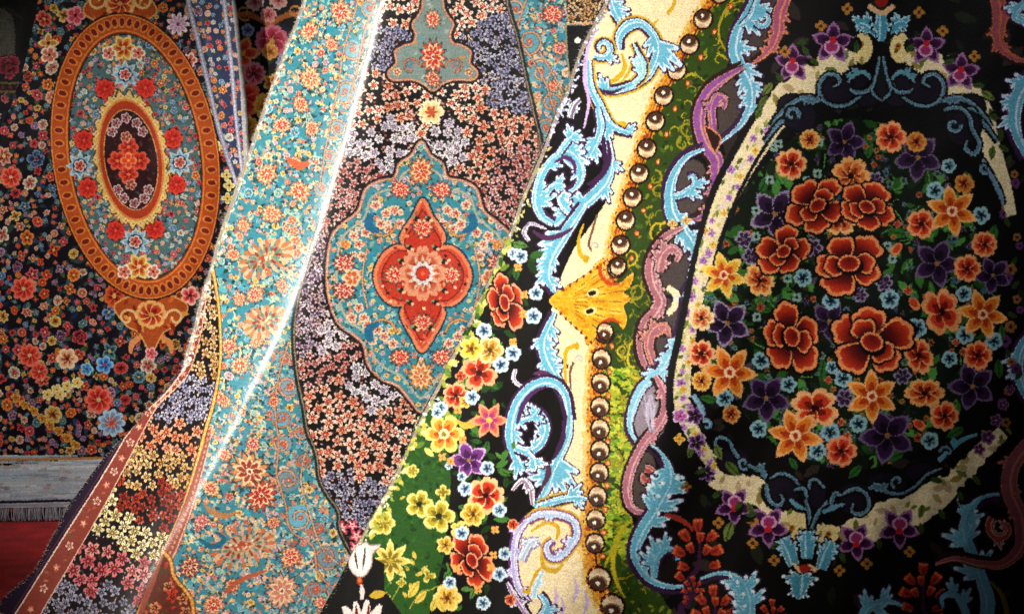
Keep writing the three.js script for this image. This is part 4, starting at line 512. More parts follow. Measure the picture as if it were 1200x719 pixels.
  tulip(422, 654, 1); a.dot(421, 680, 5.5, '#8a2a10'); a.dot(421, 679, 3.4, '#c8622c'); a.taper([[423, 684], [424, 692], [424, 702]], [3, 6, 4], '#cfc0ba');
  for (const [dx, h] of [[-22, 12], [-8, 6], [6, 4], [22, 10]]) a.taper([[424 + dx * 0.3, 740], [424 + dx * 0.7, 720], [424 + dx, 698 + h]], [14, 12, 4], '#d8c9c2'); for (const d of [-7, 8]) a.taper([[424 + d, 708], [424 + d * 0.9, 720], [424 + d * 0.8, 736]], [1, 4, 3], '#5a1f18');
  leaf(a, 432, 698, 22, -0.2, '#b8962e');
}

// ---------------------------------------------------------------- pattern of the turquoise carpet with the millefleur field
function floret(a, x, y, r, col, core, rot, n = 5) {
  a.at(x, y, rot, (c) => {
    const ring = (d, rx, ry, f) => { c.fillStyle = f; for (let i = 0; i < n; i++) { const t = i * 6.2832 / n; c.beginPath(); c.ellipse(Math.cos(t) * r * d, Math.sin(t) * r * d, r * rx, r * ry, t, 0, 7); c.fill(); } };
    ring(0.64, 0.4, 0.29, col); c.fillStyle = core; c.beginPath(); c.arc(0, 0, r * 0.36, 0, 7); c.fill(); ring(0.5, 0.2, 0.1, core); c.fillStyle = col; c.beginPath(); c.arc(0, 0, r * 0.13, 0, 7); c.fill();
  });
}
function millefleur(a, box, zones, R, filler) {                // packed florets, each taking the colours of the nearest patch
  const [x0, y0, x1, y1] = box, done = [];
  const cell = new Map(), key = (x, y) => Math.floor(x / 20) + ',' + Math.floor(y / 20);
  for (let tries = 0; tries < (x1 - x0) * (y1 - y0) / 5; tries++) {
    const x = lerp(x0, x1, R()), y = lerp(y0, y1, R()); let best = null, bd = 1e9;
    for (const z of zones) { const d = Math.hypot((x - z[0]) * 1.15, y - z[1]) + 10 * noise.noise(x * 0.08, y * 0.08, z[0] * 0.1); if (d < bd) { bd = d; best = z; } }
    const r = best[2].r * 1.0 * (0.88 + R() * 0.24), gx = Math.floor(x / 20), gy = Math.floor(y / 20); let ok = true;
    for (let i = -1; i <= 1 && ok; i++) for (let j = -1; j <= 1 && ok; j++) for (const q of cell.get((gx + i) + ',' + (gy + j)) ?? []) if (Math.hypot(q[0] - x, q[1] - y) < (q[2] + r) * 0.78) { ok = false; break; }
    if (!ok) continue;
    const k = key(x, y); if (!cell.has(k)) cell.set(k, []); cell.get(k).push([x, y, r]); done.push([x, y, r, best[2]]);
  }
  for (let i = 0; i < done.length * 2; i++) a.dot(lerp(x0, x1, R()), lerp(y0, y1, R()), 0.9 + R() * 0.7, ['#c98a78', '#d8c0a8', '#8a4a40', '#a89a98'][i & 3]);
  for (const [x, y, r] of done) if (filler) leaf(a, x + (R() - 0.5) * r * 2, y + (R() - 0.5) * r * 2, r * 0.9, R() * 6.3, filler[Math.floor(R() * filler.length)]);
  for (const [x, y, r, z] of done) floret(a, x, y, r, z.col[Math.floor(R() * z.col.length)], z.core, R() * 6.3, z.n ?? 5);
}
const Z = {
  cream: { r: 6.6, col: ['#f0dcc0', '#ecccaa', '#f4e6d2'], core: '#b3402c' }, peach: { r: 6.2, col: ['#e8b898', '#eec6a8', '#e0a484'], core: '#982c1e' }, big: { r: 7.4, col: ['#ecbea0', '#f0ccb0', '#e0a888'], core: '#a83a26' },
  lav: { r: 4.8, col: ['#aaa6bc', '#9a98b2', '#c4c0cc'], core: '#34304a' }, white: { r: 6.2, col: ['#ddd2d4', '#cfc4cc', '#e2dcd8'], core: '#6f5f72', n: 6 }, pink: { r: 4.9, col: ['#dcaaa0', '#d09488', '#e6c0b4'], core: '#7c2420' }, small: { r: 4.6, col: ['#d6c6cc', '#b9a6b8', '#cdb0ae'], core: '#4c2c3c' }, hot: { r: 8, col: ['#d6445c', '#c9405a'], core: '#f0c2b4' },
  tan: { r: 5, col: ['#dcb37e', '#e6c594', '#cf9f66'], core: '#5c3a1c' }, orange: { r: 7, col: ['#d98f66', '#e0a27c'], core: '#8c3620' }, yellow: { r: 6, col: ['#d9b070', '#cfa25e', '#e2c188'], core: '#6a4420' }, red: { r: 6, col: ['#a83a28', '#b84a30', '#94301f'], core: '#4a120e' }, ivory: { r: 7.4, col: ['#e6d9a8', '#dccb94'], core: '#6a5a30' }, maroon: { r: 9, col: ['#c46a6a', '#b8585a', '#d08a80'], core: '#6c1a22' }, grey: { r: 6, col: ['#9a98a8', '#82808f'], core: '#34303c' },
};
function artB() {
  const a = new Art(sheetB, 2048, 1880, '#3a7f8c'), R = rng(21);
  // turquoise ground: dye patches and a scatter of sprigs
  for (let i = 0; i < 1500; i++) { const x = -60 + R() * 880, y = -80 + R() * 900; leaf(a, x, y, 6 + R() * 12, R() * 6.3, ['#2f8296', '#459aa8', '#5aa5ac', '#2c7284', '#6a9c9a', '#7a9494'][i % 6]); }
  const sprig = (x, y) => { const t = R() * 6.3, k = Math.floor(R() * 6), c1 = ['#cf8a62', '#d8b48c', '#b8503a', '#e0cba8', '#c2705a', '#d9a07a'][k]; a.line([[x, y], [x + Math.cos(t) * 6, y + Math.sin(t) * 6], [x + Math.cos(t + 0.7) * 11, y + Math.sin(t + 0.7) * 11]], c1, 1.3); for (let j = 0; j < 3; j++) leaf(a, x + Math.cos(t) * j * 4, y + Math.sin(t) * j * 4, 4 + R() * 4, t + (j - 1) * 1.1, [c1, '#1c4a5c', '#7fbcae', '#d8c07a'][Math.floor(R() * 4)]); };
  for (let i = 0; i < 5200; i++) sprig(-40 + R() * 820, -60 + R() * 860);
  for (let i = 0; i < 900; i++) { const x = -40 + R() * 820, y = -60 + R() * 860; a.dot(x, y, 0.9 + R() * 1, ['#173c4c', '#e6d6b8', '#b8442e', '#d8b060', '#1c5a6a'][i % 5]); }
  bouquet(a, R, [-20, -70, 720, 780], 15000, PALB, 2.4, 7.2);
  // palmettes: rings of pointed petals
  const palm = (x, y, r0, o = {}) => { const r = r0 * (o.k ?? 1.2); const t = o.rot ?? R() * 6, sy = o.sy ?? 0.85; flower(a, x, y, r, { n: 13, kind: 'point', w: 0.2, rim: '#2a3a40', body: o.c1 ?? '#cf6a42', throat: null, core: null, tilt: t, sy, rimW: 0.1 }); flower(a, x, y, r * 0.72, { n: 9, kind: 'point', w: 0.28, rim: '#e6c69c', body: o.c2 ?? '#b23a28', throat: null, core: '#e9d7b4', coreR: 0.2, tilt: t, sy, eye: '#7a2420', rimW: 0.2 }); };
  const boteh = (x, y, L, W, t, c1, c2) => a.at(x, y, t, (c) => { const n = 26; for (let i = 0; i < n; i++) { const g = i / n * 6.2832, px = Math.cos(g) * L, py = Math.sin(g) * W * (1 - 0.25 * Math.cos(g)); c.save(); c.translate(px, py); c.rotate(Math.atan2(py / W, px / L)); c.fillStyle = i & 1 ? c1 : '#cfa67c'; petal(c, 9, 3, 'point', -5); c.fill(); c.restore(); } c.fillStyle = c2; c.beginPath(); c.ellipse(0, 0, L * 0.82, W * 0.76, 0, 0, 7); c.fill(); for (let i = 0; i < 16; i++) { const g = i / 16 * 6.2832; c.save(); c.translate(Math.cos(g) * L * 0.56, Math.sin(g) * W * 0.5); c.rotate(g); c.fillStyle = i & 1 ? '#8a3424' : '#5a7a68'; petal(c, 6, 2.2, 'point', -3); c.fill(); c.restore(); } c.fillStyle = '#a84a34'; c.beginPath(); c.ellipse(0, 0, L * 0.34, W * 0.3, 0, 0, 7); c.fill(); for (let i = 0; i < 24; i++) { c.fillStyle = ['#e0c9a4', '#a83c2c', '#8fae8a', '#c99a6a'][i & 3]; c.beginPath(); c.arc((R() - 0.5) * L, (R() - 0.5) * W * 0.7, 1.6, 0, 7); c.fill(); } });
  // left fold
  for (const [x, y, r] of [[399, 14, 15], [362, 36, 12], [364, 92, 15], [352, 122, 11], [388, 52, 9], [330, 146, 11], [365, 150, 10], [312, 204, 13], [350, 224, 14], [318, 250, 13], [345, 190, 9], [285, 264, 9], [273, 298, 9], [298, 345, 11], [280, 350, 9], [330, 335, 9], [280, 428, 12], [268, 405, 11], [262, 470, 9], [300, 400, 9], [245, 505, 8], [410, -25, 12], [385, -40, 12]]) palm(x, y, r, { c2: ['#b8412c', '#c25a3c', '#a83a34'][Math.floor(R() * 3)], c1: ['#d8784e', '#cc8a5c', '#d99a70'][Math.floor(R() * 3)] });
  a.taper([[336, 185], [350, 194], [362, 190]], [3, 10, 4], '#b85a3a'); boteh(310, 302, 26, 13, -0.5, '#b06a40', '#8a8468'); boteh(310, 376, 20, 11, -0.4, '#b8764c', '#a88a70');
  for (const [x, y] of [[344, 270], [347, 282], [348, 296], [342, 258]]) flower(a, x, y, 6, { rim: '#e2a982', body: '#c0523a', throat: null, core: '#e8d0a0' });
  // arabesque of curling stems beside the field
  const stem = (p, w = 1.8, c = '#c98f70') => { a.line(p, '#4a4440', w + 1.2); a.line(p, c, w); };
  for (const [x, y, r, t, d] of [[412, 58, 13, 0, 1], [404, 106, 15, 2, -1], [432, 8, 11, 1, 1], [396, 150, 10, 4, 1], [386, 182, 9, 2, -1], [376, 220, 9, 1, 1]]) { a.dot(x, y, r * 0.9, '#6d9aa4'); stem(curl(x, y, r, t, 1.1, d, 0.35)); flower(a, x, y, 4.5, { rim: null, body: '#b8553e', throat: null, core: '#e6d0a8' }); }
  stem([[424, -20], [414, 20], [402, 60], [396, 100], [388, 140], [380, 180], [374, 220]]); stem([[440, 0], [426, 40], [418, 80], [408, 120]]);
  for (const [x, y, r, t, d] of [[337, 452, 13, 1, 1], [330, 490, 12, 3, -1], [352, 505, 10, 0, 1], [336, 562, 15, 2, 1], [350, 606, 17, 4, -1], [330, 520, 11, 5, -1], [382, 652, 15, 1, 1], [396, 690, 13, 3, -1], [372, 620, 9, 2, 1], [355, 540, 9, 1, -1], [368, 690, 10, 2, 1], [332, 420, 9, 4, 1]]) { a.dot(x, y, r * 0.95, ['#7b8f98', '#5fa3b2', '#6f8890'][Math.floor(R() * 3)]); stem(curl(x, y, r, t, 1.2, d, 0.3), 2, ['#c4866a', '#cf9a78', '#b87258'][Math.floor(R() * 3)]); flower(a, x + 2, y, 5, { rim: null, body: '#b8503a', throat: null, core: '#e6d0a8' }); leaf(a, x - r, y, 8, t, '#c96a4a'); }
  stem([[338, 400], [326, 440], [322, 480], [326, 520], [324, 556], [334, 590], [340, 620], [366, 640], [372, 670], [392, 690]], 1.8); stem([[360, 520], [352, 560], [362, 600], [376, 640], [396, 660]], 1.6, '#d0a684');
  // lower panel
  palm(292, 552, 25, { c1: '#c9854e', c2: '#8f3a2a', rot: 0.6 }); palm(306, 580, 19, { c1: '#c0442c', c2: '#a82c20' }); boteh(284, 640, 32, 17, -0.25, '#c2683e', '#b89a78'); palm(296, 520, 10, { c2: '#a82f3c' }); palm(262, 532, 10); palm(247, 572, 11, { c1: '#d89a50' }); palm(236, 610, 10, { c2: '#a03044', c1: '#b84a50' }); palm(222, 664, 14, { c1: '#9a3a2a', c2: '#7a2018' }); palm(340, 652, 14, { c1: '#cf6a42' }); palm(272, 685, 10, { c1: '#c26a3c' }); palm(330, 692, 22, { c1: '#cc9478', c2: '#c07a64' }); palm(250, 708, 14, { c1: '#d08058' }); palm(320, 612, 9); palm(376, 706, 9, { c2: '#c23a3a' }); palm(256, 465, 9); palm(320, 470, 8); palm(206, 632, 9, { c1: '#d89a50' });
  a.taper([[238, 588], [246, 598], [262, 604], [276, 600]], [2, 6, 7, 3], '#a8754a'); a.taper([[262, 694], [280, 680], [300, 672], [312, 668]], [3, 6, 5, 2], '#a8583c'); a.taper([[232, 630], [248, 640], [262, 632], [252, 622]], [3, 7, 6, 2], '#1c5f78');
  // right border
  for (const [x, y, r, t, d] of [[604, 10, 14, 1, 1], [620, 48, 16, 2, -1], [634, 84, 14, 4, 1], [646, 120, 12, 0, -1], [640, 148, 11, 2, 1], [612, -30, 13, 3, 1]]) { a.dot(x, y, r * 0.9, '#5c93a0'); stem(curl(x, y, r, t, 1.2, d, 0.3), 2, ['#c98a66', '#d4a07c'][Math.floor(R() * 2)]); flower(a, x, y, 5, { rim: null, body: '#b8503a', throat: null, core: '#e6d0a8' }); }
  palm(648, 16, 13, { c1: '#c9382c', c2: '#b82a20' }); palm(656, 56, 10, { c2: '#a83048' }); palm(648, 100, 8); stem([[616, 0], [606, 40], [624, 70], [640, 100], [652, 140]]); stem([[632, 60], [650, 90], [660, 110]]);
  // corner of the outer border, top right
  a.area([[662, -80], [664, 28], [720, 26], [760, -80]], '#2a1a10', { sharp: true }); a.clip([[662, -80], [664, 28], [720, 26], [760, -80]], () => millefleur(a, [660, -70, 760, 30], [[690, 0, Z.tan], [700, -50, Z.yellow]], R), true);
  a.area([[662, 30], [730, 28], [740, 300], [680, 300], [676, 130], [667, 80]], '#0c0a0a', { sharp: true }); a.dot(677, 47, 3.6, '#efe9dd'); floret(a, 690, 130, 8, '#e6d9c0', '#8a3a2a', 0); a.line([[663, 30], [666, 80], [676, 130]], '#8a8468', 2); a.line([[664, 28], [724, 25]], '#d9a878', 2, { sharp: true });
  // field
  const field = [[468, -80], [449, 0], [424, 100], [397, 195], [372, 275], [352, 345], [346, 390], [350, 440], [358, 480], [362, 505], [372, 530], [376, 560], [386, 580], [398, 598], [400, 620], [414, 648], [440, 690], [490, 790], [620, 800], [660, 400], [640, 260], [634, 210], [632, 170], [623, 130], [613, 86], [604, 44], [592, 0], [584, -80]];
  a.area(field, '#151012', { line: '#1d2422', w: 11 }); a.area(field, '#151012', { line: '#857862', w: 5 }); a.area(field, '#151012', { line: '#2a1c18', w: 2 });
  a.clip(field, () => millefleur(a, [340, -70, 660, 760], [[500, -40, Z.peach], [475, 10, Z.cream], [560, 10, Z.cream], [470, 55, Z.lav], [590, 70, Z.lav], [575, 40, Z.lav], [600, 110, Z.lav], [470, 115, Z.peach], [500, 115, Z.cream], [540, 120, Z.cream], [430, 130, Z.cream], [560, 140, Z.big], [600, 150, Z.peach], [455, 165, Z.white], [530, 165, Z.white], [425, 165, Z.white], [560, 185, Z.peach], [420, 205, Z.pink], [600, 195, Z.pink], [395, 250, Z.pink], [590, 240, Z.pink], [370, 300, Z.small], [365, 350, Z.small], [360, 390, Z.small], [385, 395, Z.white], [375, 430, Z.pink], [400, 420, Z.pink], [420, 440, Z.white], [445, 468, Z.white], [390, 470, Z.big], [420, 500, Z.big], [460, 490, Z.peach], [390, 530, Z.big], [440, 540, Z.big], [480, 500, Z.cream], [400, 575, Z.lav], [430, 580, Z.lav], [420, 600, Z.lav], [412, 622, Z.hot], [450, 640, Z.peach], [560, 500, Z.peach], [600, 350, Z.pink], [520, 600, Z.lav]], R, ['#3a2a20', '#2c3424', '#4a2a24']));
  // pendant above the medallion, flower between them
  const half = (L, cx) => [...L, ...L.slice(1, -1).reverse().map(([x, y]) => [2 * cx - x, y])];
  const pend = half([[507, 106], [496, 98], [482, 93], [460, 93], [455, 84], [464, 74], [463, 60], [474, 53], [484, 50], [487, 40], [483, 28], [490, 18], [495, 4], [496, -40], [507, -70]], 507);
  a.area(pend, '#1a1012', { line: '#1a1012', w: 8 }); a.area(pend, '#74857e', { line: '#a8664e', w: 3 }); a.area(pend, null, { line: '#c9a98a', w: 1 });
  a.clip(pend, () => { for (let i = 0; i < 70; i++) leaf(a, 450 + R() * 114, -40 + R() * 146, 4 + R() * 5, R() * 6, ['#5f7a76', '#8fa08c', '#4a8a9a', '#a8b09a', '#b8803c'][i % 5]); });
  palm(507, 66, 20, { c1: '#c4482c', c2: '#b83020', rot: 1.57, sy: 0.75 }); palm(507, 22, 11, { c2: '#c02a24' }); palm(507, 92, 11, { c1: '#a84a30' }); palm(507, -10, 10, { c1: '#a84a30' });
  for (const s of [-1, 1]) { flower(a, 507 + s * 28, 74, 7, { rim: '#b85a3c', body: '#3f7f9a', throat: null, core: '#c97a3c' }); stem(curl(507 + s * 26, 78, 11, s < 0 ? 0 : 3.14, 0.8, s, 0.5), 1.4, '#c27a4a'); flower(a, 507 + s * 42, 84, 5, { rim: '#d8c09a', body: '#a8502f', throat: null, core: '#e8d8a0' }); }
  flower(a, 505, 131, 15, { n: 6, rim: '#efdfae', body: '#dfba7a', throat: '#a8401f', core: '#b8502a', coreR: 0.26, kind: 'heart', w: 0.36 });
  // medallion
  const medO = half([[493, 166], [482, 182], [468, 192], [462, 208], [444, 212], [428, 222], [420, 246], [404, 260], [390, 274], [384, 300], [383, 328], [386, 352], [396, 378], [414, 392], [426, 404], [432, 428], [448, 444], [466, 452], [480, 468], [493, 482]], 493);
  a.area(medO, '#1a1212', { line: '#1a1212', w: 9 }); a.area(medO, '#377f8c', { line: '#a86a56', w: 4 }); a.area(medO, null, { line: '#d2b08e', w: 1.2 });
  a.clip(medO, () => {
    for (let i = 0; i < 620; i++) { const x = 380 + R() * 228, y = 166 + R() * 318; leaf(a, x, y, 3 + R() * 7, R() * 6.3, ['#2f7f94', '#24647c', '#4a948c', '#7a9c8a', '#1f4a5e', '#5a9ca4', '#b08a54', '#8a9c90'][i & 7]); }
    bouquet(a, R, [384, 170, 604, 480], 1300, PALB, 3, 6);
    const inner = medO.map(([x, y]) => [lerp(x, 493, 0.1), lerp(y, 324, 0.1)]); a.area(inner, null, { line: '#7f9c94', w: 3 }); a.area(inner, null, { line: '#c79c74', w: 1 });
    for (const s of [-1, 1]) {
      const X = (x) => 493 + s * (493 - x);
      for (const y of [222, 418]) { palm(X(469), y, 12, { c1: '#b83228', c2: '#c22a20', rot: 0 }); }
      for (const [x, y] of [[452, 250], [462, 246], [446, 262], [455, 268], [440, 240], [450, 394], [460, 402], [442, 386], [436, 398], [468, 262], [420, 286], [424, 300], [428, 272], [414, 276], [420, 360], [426, 372], [412, 372], [430, 380]]) flower(a, X(x), y, 6.5, { n: 5, rim: '#e2c2a2', body: '#b85a48', throat: null, core: '#5a1f1c', rot: R() * 6, rimW: 0.34 });
      palm(X(403), 308, 14, { c1: '#8f2f2e', c2: '#a83236', rot: 0 }); palm(X(403), 340, 14, { c1: '#8f2f2e', c2: '#a83236', rot: 0 }); flower(a, X(412), 325, 11, { n: 6, rim: '#e0c096', body: '#c05a34', throat: null, core: '#e8d0a0' });
      stem([[X(432), 268], [X(446), 276], [X(458), 272], [X(464), 262]], 2.4, '#c98a48'); stem([[X(432), 382], [X(446), 374], [X(458), 378], [X(464), 388]], 2.4, '#c98a48'); stem([[X(430), 290], [X(424), 325], [X(430), 360]], 1.8, '#c9a078');
      a.taper([[X(434), 250], [X(432), 264], [X(444), 272]], [8, 11, 4], '#1f5f80'); a.taper([[X(434), 400], [X(432), 386], [X(444), 378]], [8, 11, 4], '#1f5f80'); flower(a, X(404), 286, 6, { rim: '#d8a060', body: '#c06a30', throat: null, core: '#f0d8a0' });
      for (let i = 0; i < 9; i++) a.dot(X(434 + R() * 6), 296 + i * 7, 2.6, ['#2a86a4', '#6ab4bc', '#cbb878'][i % 3]);
    }
    palm(493, 200, 17, { c1: '#c4662e', c2: '#c23f22', rot: 1.57 }); palm(493, 440, 18, { c1: '#d0843c', c2: '#c86a34', rot: 1.57 });
  });
  const quat = half([[495, 234], [484, 254], [474, 268], [470, 280], [475, 289], [462, 289], [448, 300], [439, 322], [446, 344], [460, 356], [474, 357], [470, 366], [474, 378], [483, 394], [494, 411]], 495);
  a.area(quat, '#17303c', { line: '#17303c', w: 8 }); a.area(quat, '#c8482e', { line: '#d87a50', w: 4 });
  const q2 = quat.map(([x, y]) => [lerp(x, 495, 0.14), lerp(y, 322, 0.14)]); a.area(q2, '#b8331f', { line: '#6f1c14', w: 1.6 });
  a.clip(quat, () => { for (let i = 0; i < 260; i++) { const x = 440 + R() * 110, y = 236 + R() * 172; R() < 0.6 ? leaf(a, x, y, 3 + R() * 5, R() * 6.3, ['#a82a1c', '#d6583a', '#e08a5c', '#8a1c14', '#c23a26'][i % 5]) : a.dot(x, y, 1 + R(), ['#e6b890', '#2a1a18', '#4f7a5c', '#e8d0a0'][i & 3]); } });
  for (const [x, y] of [[495, 266], [495, 378], [462, 322], [528, 322]]) { palm(x, y, 13, { c1: '#d4573a', c2: '#bf2418', rot: 0 }); }
  for (const [x, y] of [[480, 290], [510, 290], [480, 354], [510, 354], [470, 306], [520, 306], [470, 340], [520, 340], [488, 256], [502, 256], [486, 384], [504, 384]]) { a.dot(x, y, 3.2, '#2a1816'); a.dot(x + 3, y + 2, 2, '#e0b48c'); a.dot(x - 3, y - 2, 1.6, '#6f9a70'); }
  flower(a, 495, 320, 27, { n: 8, kind: 'heart', w: 0.3, rim: '#d8906a', body: '#b84a30', throat: '#6a1c14', core: null, sy: 1.2 }); flower(a, 495, 320, 20, { n: 12, kind: 'point', w: 0.16, rim: '#d8b89a', body: '#8a6a50', throat: null, core: null, sy: 1.1 }); flower(a, 495, 320, 14, { n: 10, rim: '#e0d4cc', body: '#b8a8ac', throat: null, core: '#7a2018', coreR: 0.6, w: 0.26 }); a.dot(495, 320, 7.2, '#c8361f'); a.dot(495, 320, 2.4, '#e06a40');
  // outer border on the left fold
  const gold = [[248, 310], [256, 360], [258, 420], [250, 470], [240, 505], [228, 550], [212, 600], [194, 642], [180, 675], [162, 719], [140, 790]], l2 = [[244, 320], [236, 385], [222, 434], [205, 455], [181, 480], [146, 546], [121, 593], [85, 655], [47, 719], [10, 790]], l1 = [[236, 345], [228, 385], [214, 432], [188, 466], [162, 486], [140, 523], [116, 563], [63, 646], [17, 719], [-30, 790]];
  const outer = [[150, 320], [236, 345], ...l1.slice(1), [-80, 800], [-80, 500]];
  a.area([...gold, ...[...l2].reverse()], '#191214', { sharp: true });
  a.clip([...gold, ...[...l2].reverse()], () => millefleur(a, [0, 300, 270, 780], [[248, 350, Z.tan], [240, 400, Z.tan], [230, 425, Z.yellow], [225, 455, Z.lav], [210, 480, Z.lav], [215, 505, Z.orange], [190, 520, Z.orange], [200, 545, Z.yellow], [175, 555, Z.yellow], [190, 580, Z.red], [165, 590, Z.red], [200, 600, Z.red], [170, 625, Z.ivory], [140, 620, Z.ivory], [120, 650, Z.maroon], [150, 670, Z.maroon], [100, 680, Z.maroon], [120, 708, Z.grey], [80, 705, Z.grey], [90, 760, Z.peach]], R, ['#3a2418', '#2a2c1c']), true);
  a.area([...l1, ...[...l2].reverse()], '#7c352a', { sharp: true });
  a.clip([...l1, ...[...l2].reverse()], () => { for (let i = 0; i < 520; i++) { const x = R() * 240, y = 340 + R() * 420; leaf(a, x, y, 3 + R() * 5, R() * 6, ['#9a4a38', '#6a2a22', '#8f5a3c', '#5f4a2c', '#b06a50'][i % 5]); } for (let i = 0; i < 26; i++) { const t = i / 25 * (l1.length - 1), j = Math.min(l1.length - 2, Math.floor(t)), f = t - j, x = (lerp(l1[j][0], l1[j + 1][0], f) + lerp(l2[j][0], l2[j + 1][0], f)) / 2, y = (lerp(l1[j][1], l1[j + 1][1], f) + lerp(l2[j][1], l2[j + 1][1], f)) / 2; i & 1 ? floret(a, x, y, 5, '#d9b8a0', '#7a1f1c', t) : floret(a, x, y, 4.4, '#b85a48', '#e0c09a', t); } }, true);
  a.area(outer, '#1c0f22', { sharp: true }); a.line(l1, '#dcbfa8', 2.2); a.line(l2, '#d2ab92', 1.8); a.line(l1.map(([x, y]) => [x - 3, y - 2]), '#4a2236', 2);
  a.line(gold, '#4a2c16', 7.5); a.line(gold, '#cf9440', 5); a.line(gold, '#e6bc78', 2, { dash: [2, 4] });
  const in2 = [[246, 500], [236, 540], [222, 588], [206, 630], [192, 662], [176, 700], [160, 760]]; a.taper(in2, [2, 8, 12, 14, 15, 18, 20], '#8c4a3a'); a.line(in2, '#c88a6c', 2.4, { dash: [2, 5] }); a.line(in2.map(([x, y], i) => [x + 3 + i * 0.8, y]), '#d8b09a', 1.4);
  const eB = [[378, -60], [356, 0], [320, 95], [287, 195], [262, 265], [240, 335], [228, 385], [214, 432]]; a.line(eB, '#cfc6b4', 7); a.line(eB, '#94897a', 6, { dash: [1.1, 2.6] }); for (let i = 0; i < 160; i++) { const t = R() * 7, j = Math.min(6, Math.floor(t)), f = t - j; leaf(a, lerp(eB[j][0], eB[j + 1][0], f) + R() * 5, lerp(eB[j][1], eB[j + 1][1], f), 3 + R() * 4, R() * 6, ['#e9e2d2', '#cbb894', '#b9c8c4', '#d8c8a8'][i & 3]); }  // pale strip and stitching; the fold edge's highlight is painted in here
  // corner below the fold
  const corner = [[192, 648], [199, 656], [204, 676], [220, 696], [226, 716], [226, 800], [120, 800], [168, 716], [182, 680]]; a.area(corner, '#5a2c20', { sharp: true });
  a.clip(corner, () => { for (let i = 0; i < 120; i++) leaf(a, 130 + R() * 100, 648 + R() * 130, 4 + R() * 8, R() * 6, ['#9a2a1c', '#6a4a24', '#a8603c', '#4a3a20', '#b83a28'][i % 5]); for (let i = 0; i < 14; i++) floret(a, 165 + R() * 55, 665 + R() * 80, 7, ['#c03a28', '#c98a5c'][i & 1], '#4a1a10', R() * 6); }, true);
  a.line([[190, 645], [199, 656], [204, 676], [220, 696], [226, 716], [227, 790]], '#5a3214', 6); a.line([[190, 645], [199, 656], [204, 676], [220, 696], [226, 716], [227, 790]], '#c98a3c', 4); a.line([[190, 645], [199, 656], [204, 676], [220, 696], [226, 716], [227, 790]], '#e2b468', 1.6, { dash: [2, 4] });
  return a;
}

// ---------------------------------------------------------------- patterns of the carpets behind
function bouquet(a, R, box, n, pal, r0, r1) {
  const done = [], grid = new Map();
  for (let i = 0; i < n; i++) { const x = lerp(box[0], box[2], R()), y = lerp(box[1], box[3], R()), r = lerp(r0, r1, R() * R()); const gx = Math.floor(x / 26), gy = Math.floor(y / 26); let ok = true; for (let u = -1; u <= 1 && ok; u++) for (let v = -1; v <= 1 && ok; v++) for (const d of grid.get((gx + u) + ',' + (gy + v)) ?? []) if (Math.hypot(d[0] - x, d[1] - y) < (d[2] + r) * 0.82) { ok = false; break; } if (!ok) continue; const k = gx + ',' + gy; if (!grid.has(k)) grid.set(k, []); grid.get(k).push([x, y, r]); done.push([x, y, r]); }
  for (const [x, y, r] of done) for (let k = 0; k < 3; k++) leaf(a, x, y, r * (1 + R()), R() * 6.3, ['#1f3a2c', '#2c4a4c', '#3c4a2c', '#28344c'][Math.floor(R() * 4)]);
  for (const [x, y, r] of done) { const p = pal[Math.floor(R() * pal.length)], k = R(); k < 0.16 && r > 6 ? peony(a, x, y, r * 1.05, { rot: R() * 6, rim: p[0], body: p[1], deep: p[2], hi: p[0] }) : flower(a, x, y, r, { n: 4 + Math.floor(R() * 4), kind: ['round', 'heart', 'point'][Math.floor(R() * 3)], rim: p[0], body: p[1], throat: r > 4.5 ? p[2] : null, core: p[3], rot: R() * 6, sy: 0.75 + R() * 0.25, tilt: R() * 6, coreR: 0.2 }); }
}
const PALB = [['#e2b79a', '#c8704e', '#8a3424', '#e8d0a0'], ['#d8a08c', '#b8503e', '#6a2420', '#e6c890'], ['#e6d2b0', '#d0a47c', '#9a5a3c', '#a83a2c'], ['#b9c8bc', '#6fa39a', '#2c5a60', '#d8b070'], ['#d8c0b8', '#a8808c', '#6a3c50', '#e0c8a0'], ['#e0c890', '#c89a48', '#8a5a24', '#7a2c1c'], ['#9cc0c8', '#4a8aa0', '#1c4258', '#d89a60']];
const PALA = [['#c4705c', '#b42a20', '#5a1010', '#c8a050'], ['#b8504a', '#a01e22', '#4a0c12', '#2a0c0c'], ['#cc9a80', '#b05a44', '#6a2420', '#d0b060'], ['#ccb070', '#b0802c', '#6a3414', '#5a1c10'], ['#7890a8', '#2f5480', '#142440', '#c0a870'], ['#a08498', '#6a3c60', '#341a38', '#c0a060'], ['#d0803c', '#b84a18', '#5f1c0c', '#d8b060'], ['#d0bca4', '#a0705c', '#5a2a24', '#b83a2c'], ['#c05a5c', '#aa2834', '#4a0e18', '#d0a080'], ['#c8582c', '#a8301a', '#5a120c', '#e0a050'], ['#6a8a8c', '#34585c', '#182c34', '#b89a60']];
const PAL = [['#d8a58c', '#b8322a', '#6a1414', '#e0c070'], ['#c9746a', '#a8262a', '#5a1016', '#2a0c0c'], ['#e0c6b0', '#c98a7c', '#8a3a34', '#e6d080'], ['#e6d7a2', '#cfa23c', '#8a4a18', '#5a1c10'], ['#9fb6c8', '#3f6a94', '#1c3050', '#d8c48a'], ['#d6c2cc', '#8f6a8c', '#4a2c50', '#e0c070'], ['#e2a06a', '#c8561f', '#7a2410', '#f0d080'], ['#d8dcd0', '#a8b0a4', '#6a3a34', '#c04030'], ['#d07a7c', '#b02f3c', '#5f1220', '#e6b8a0']];
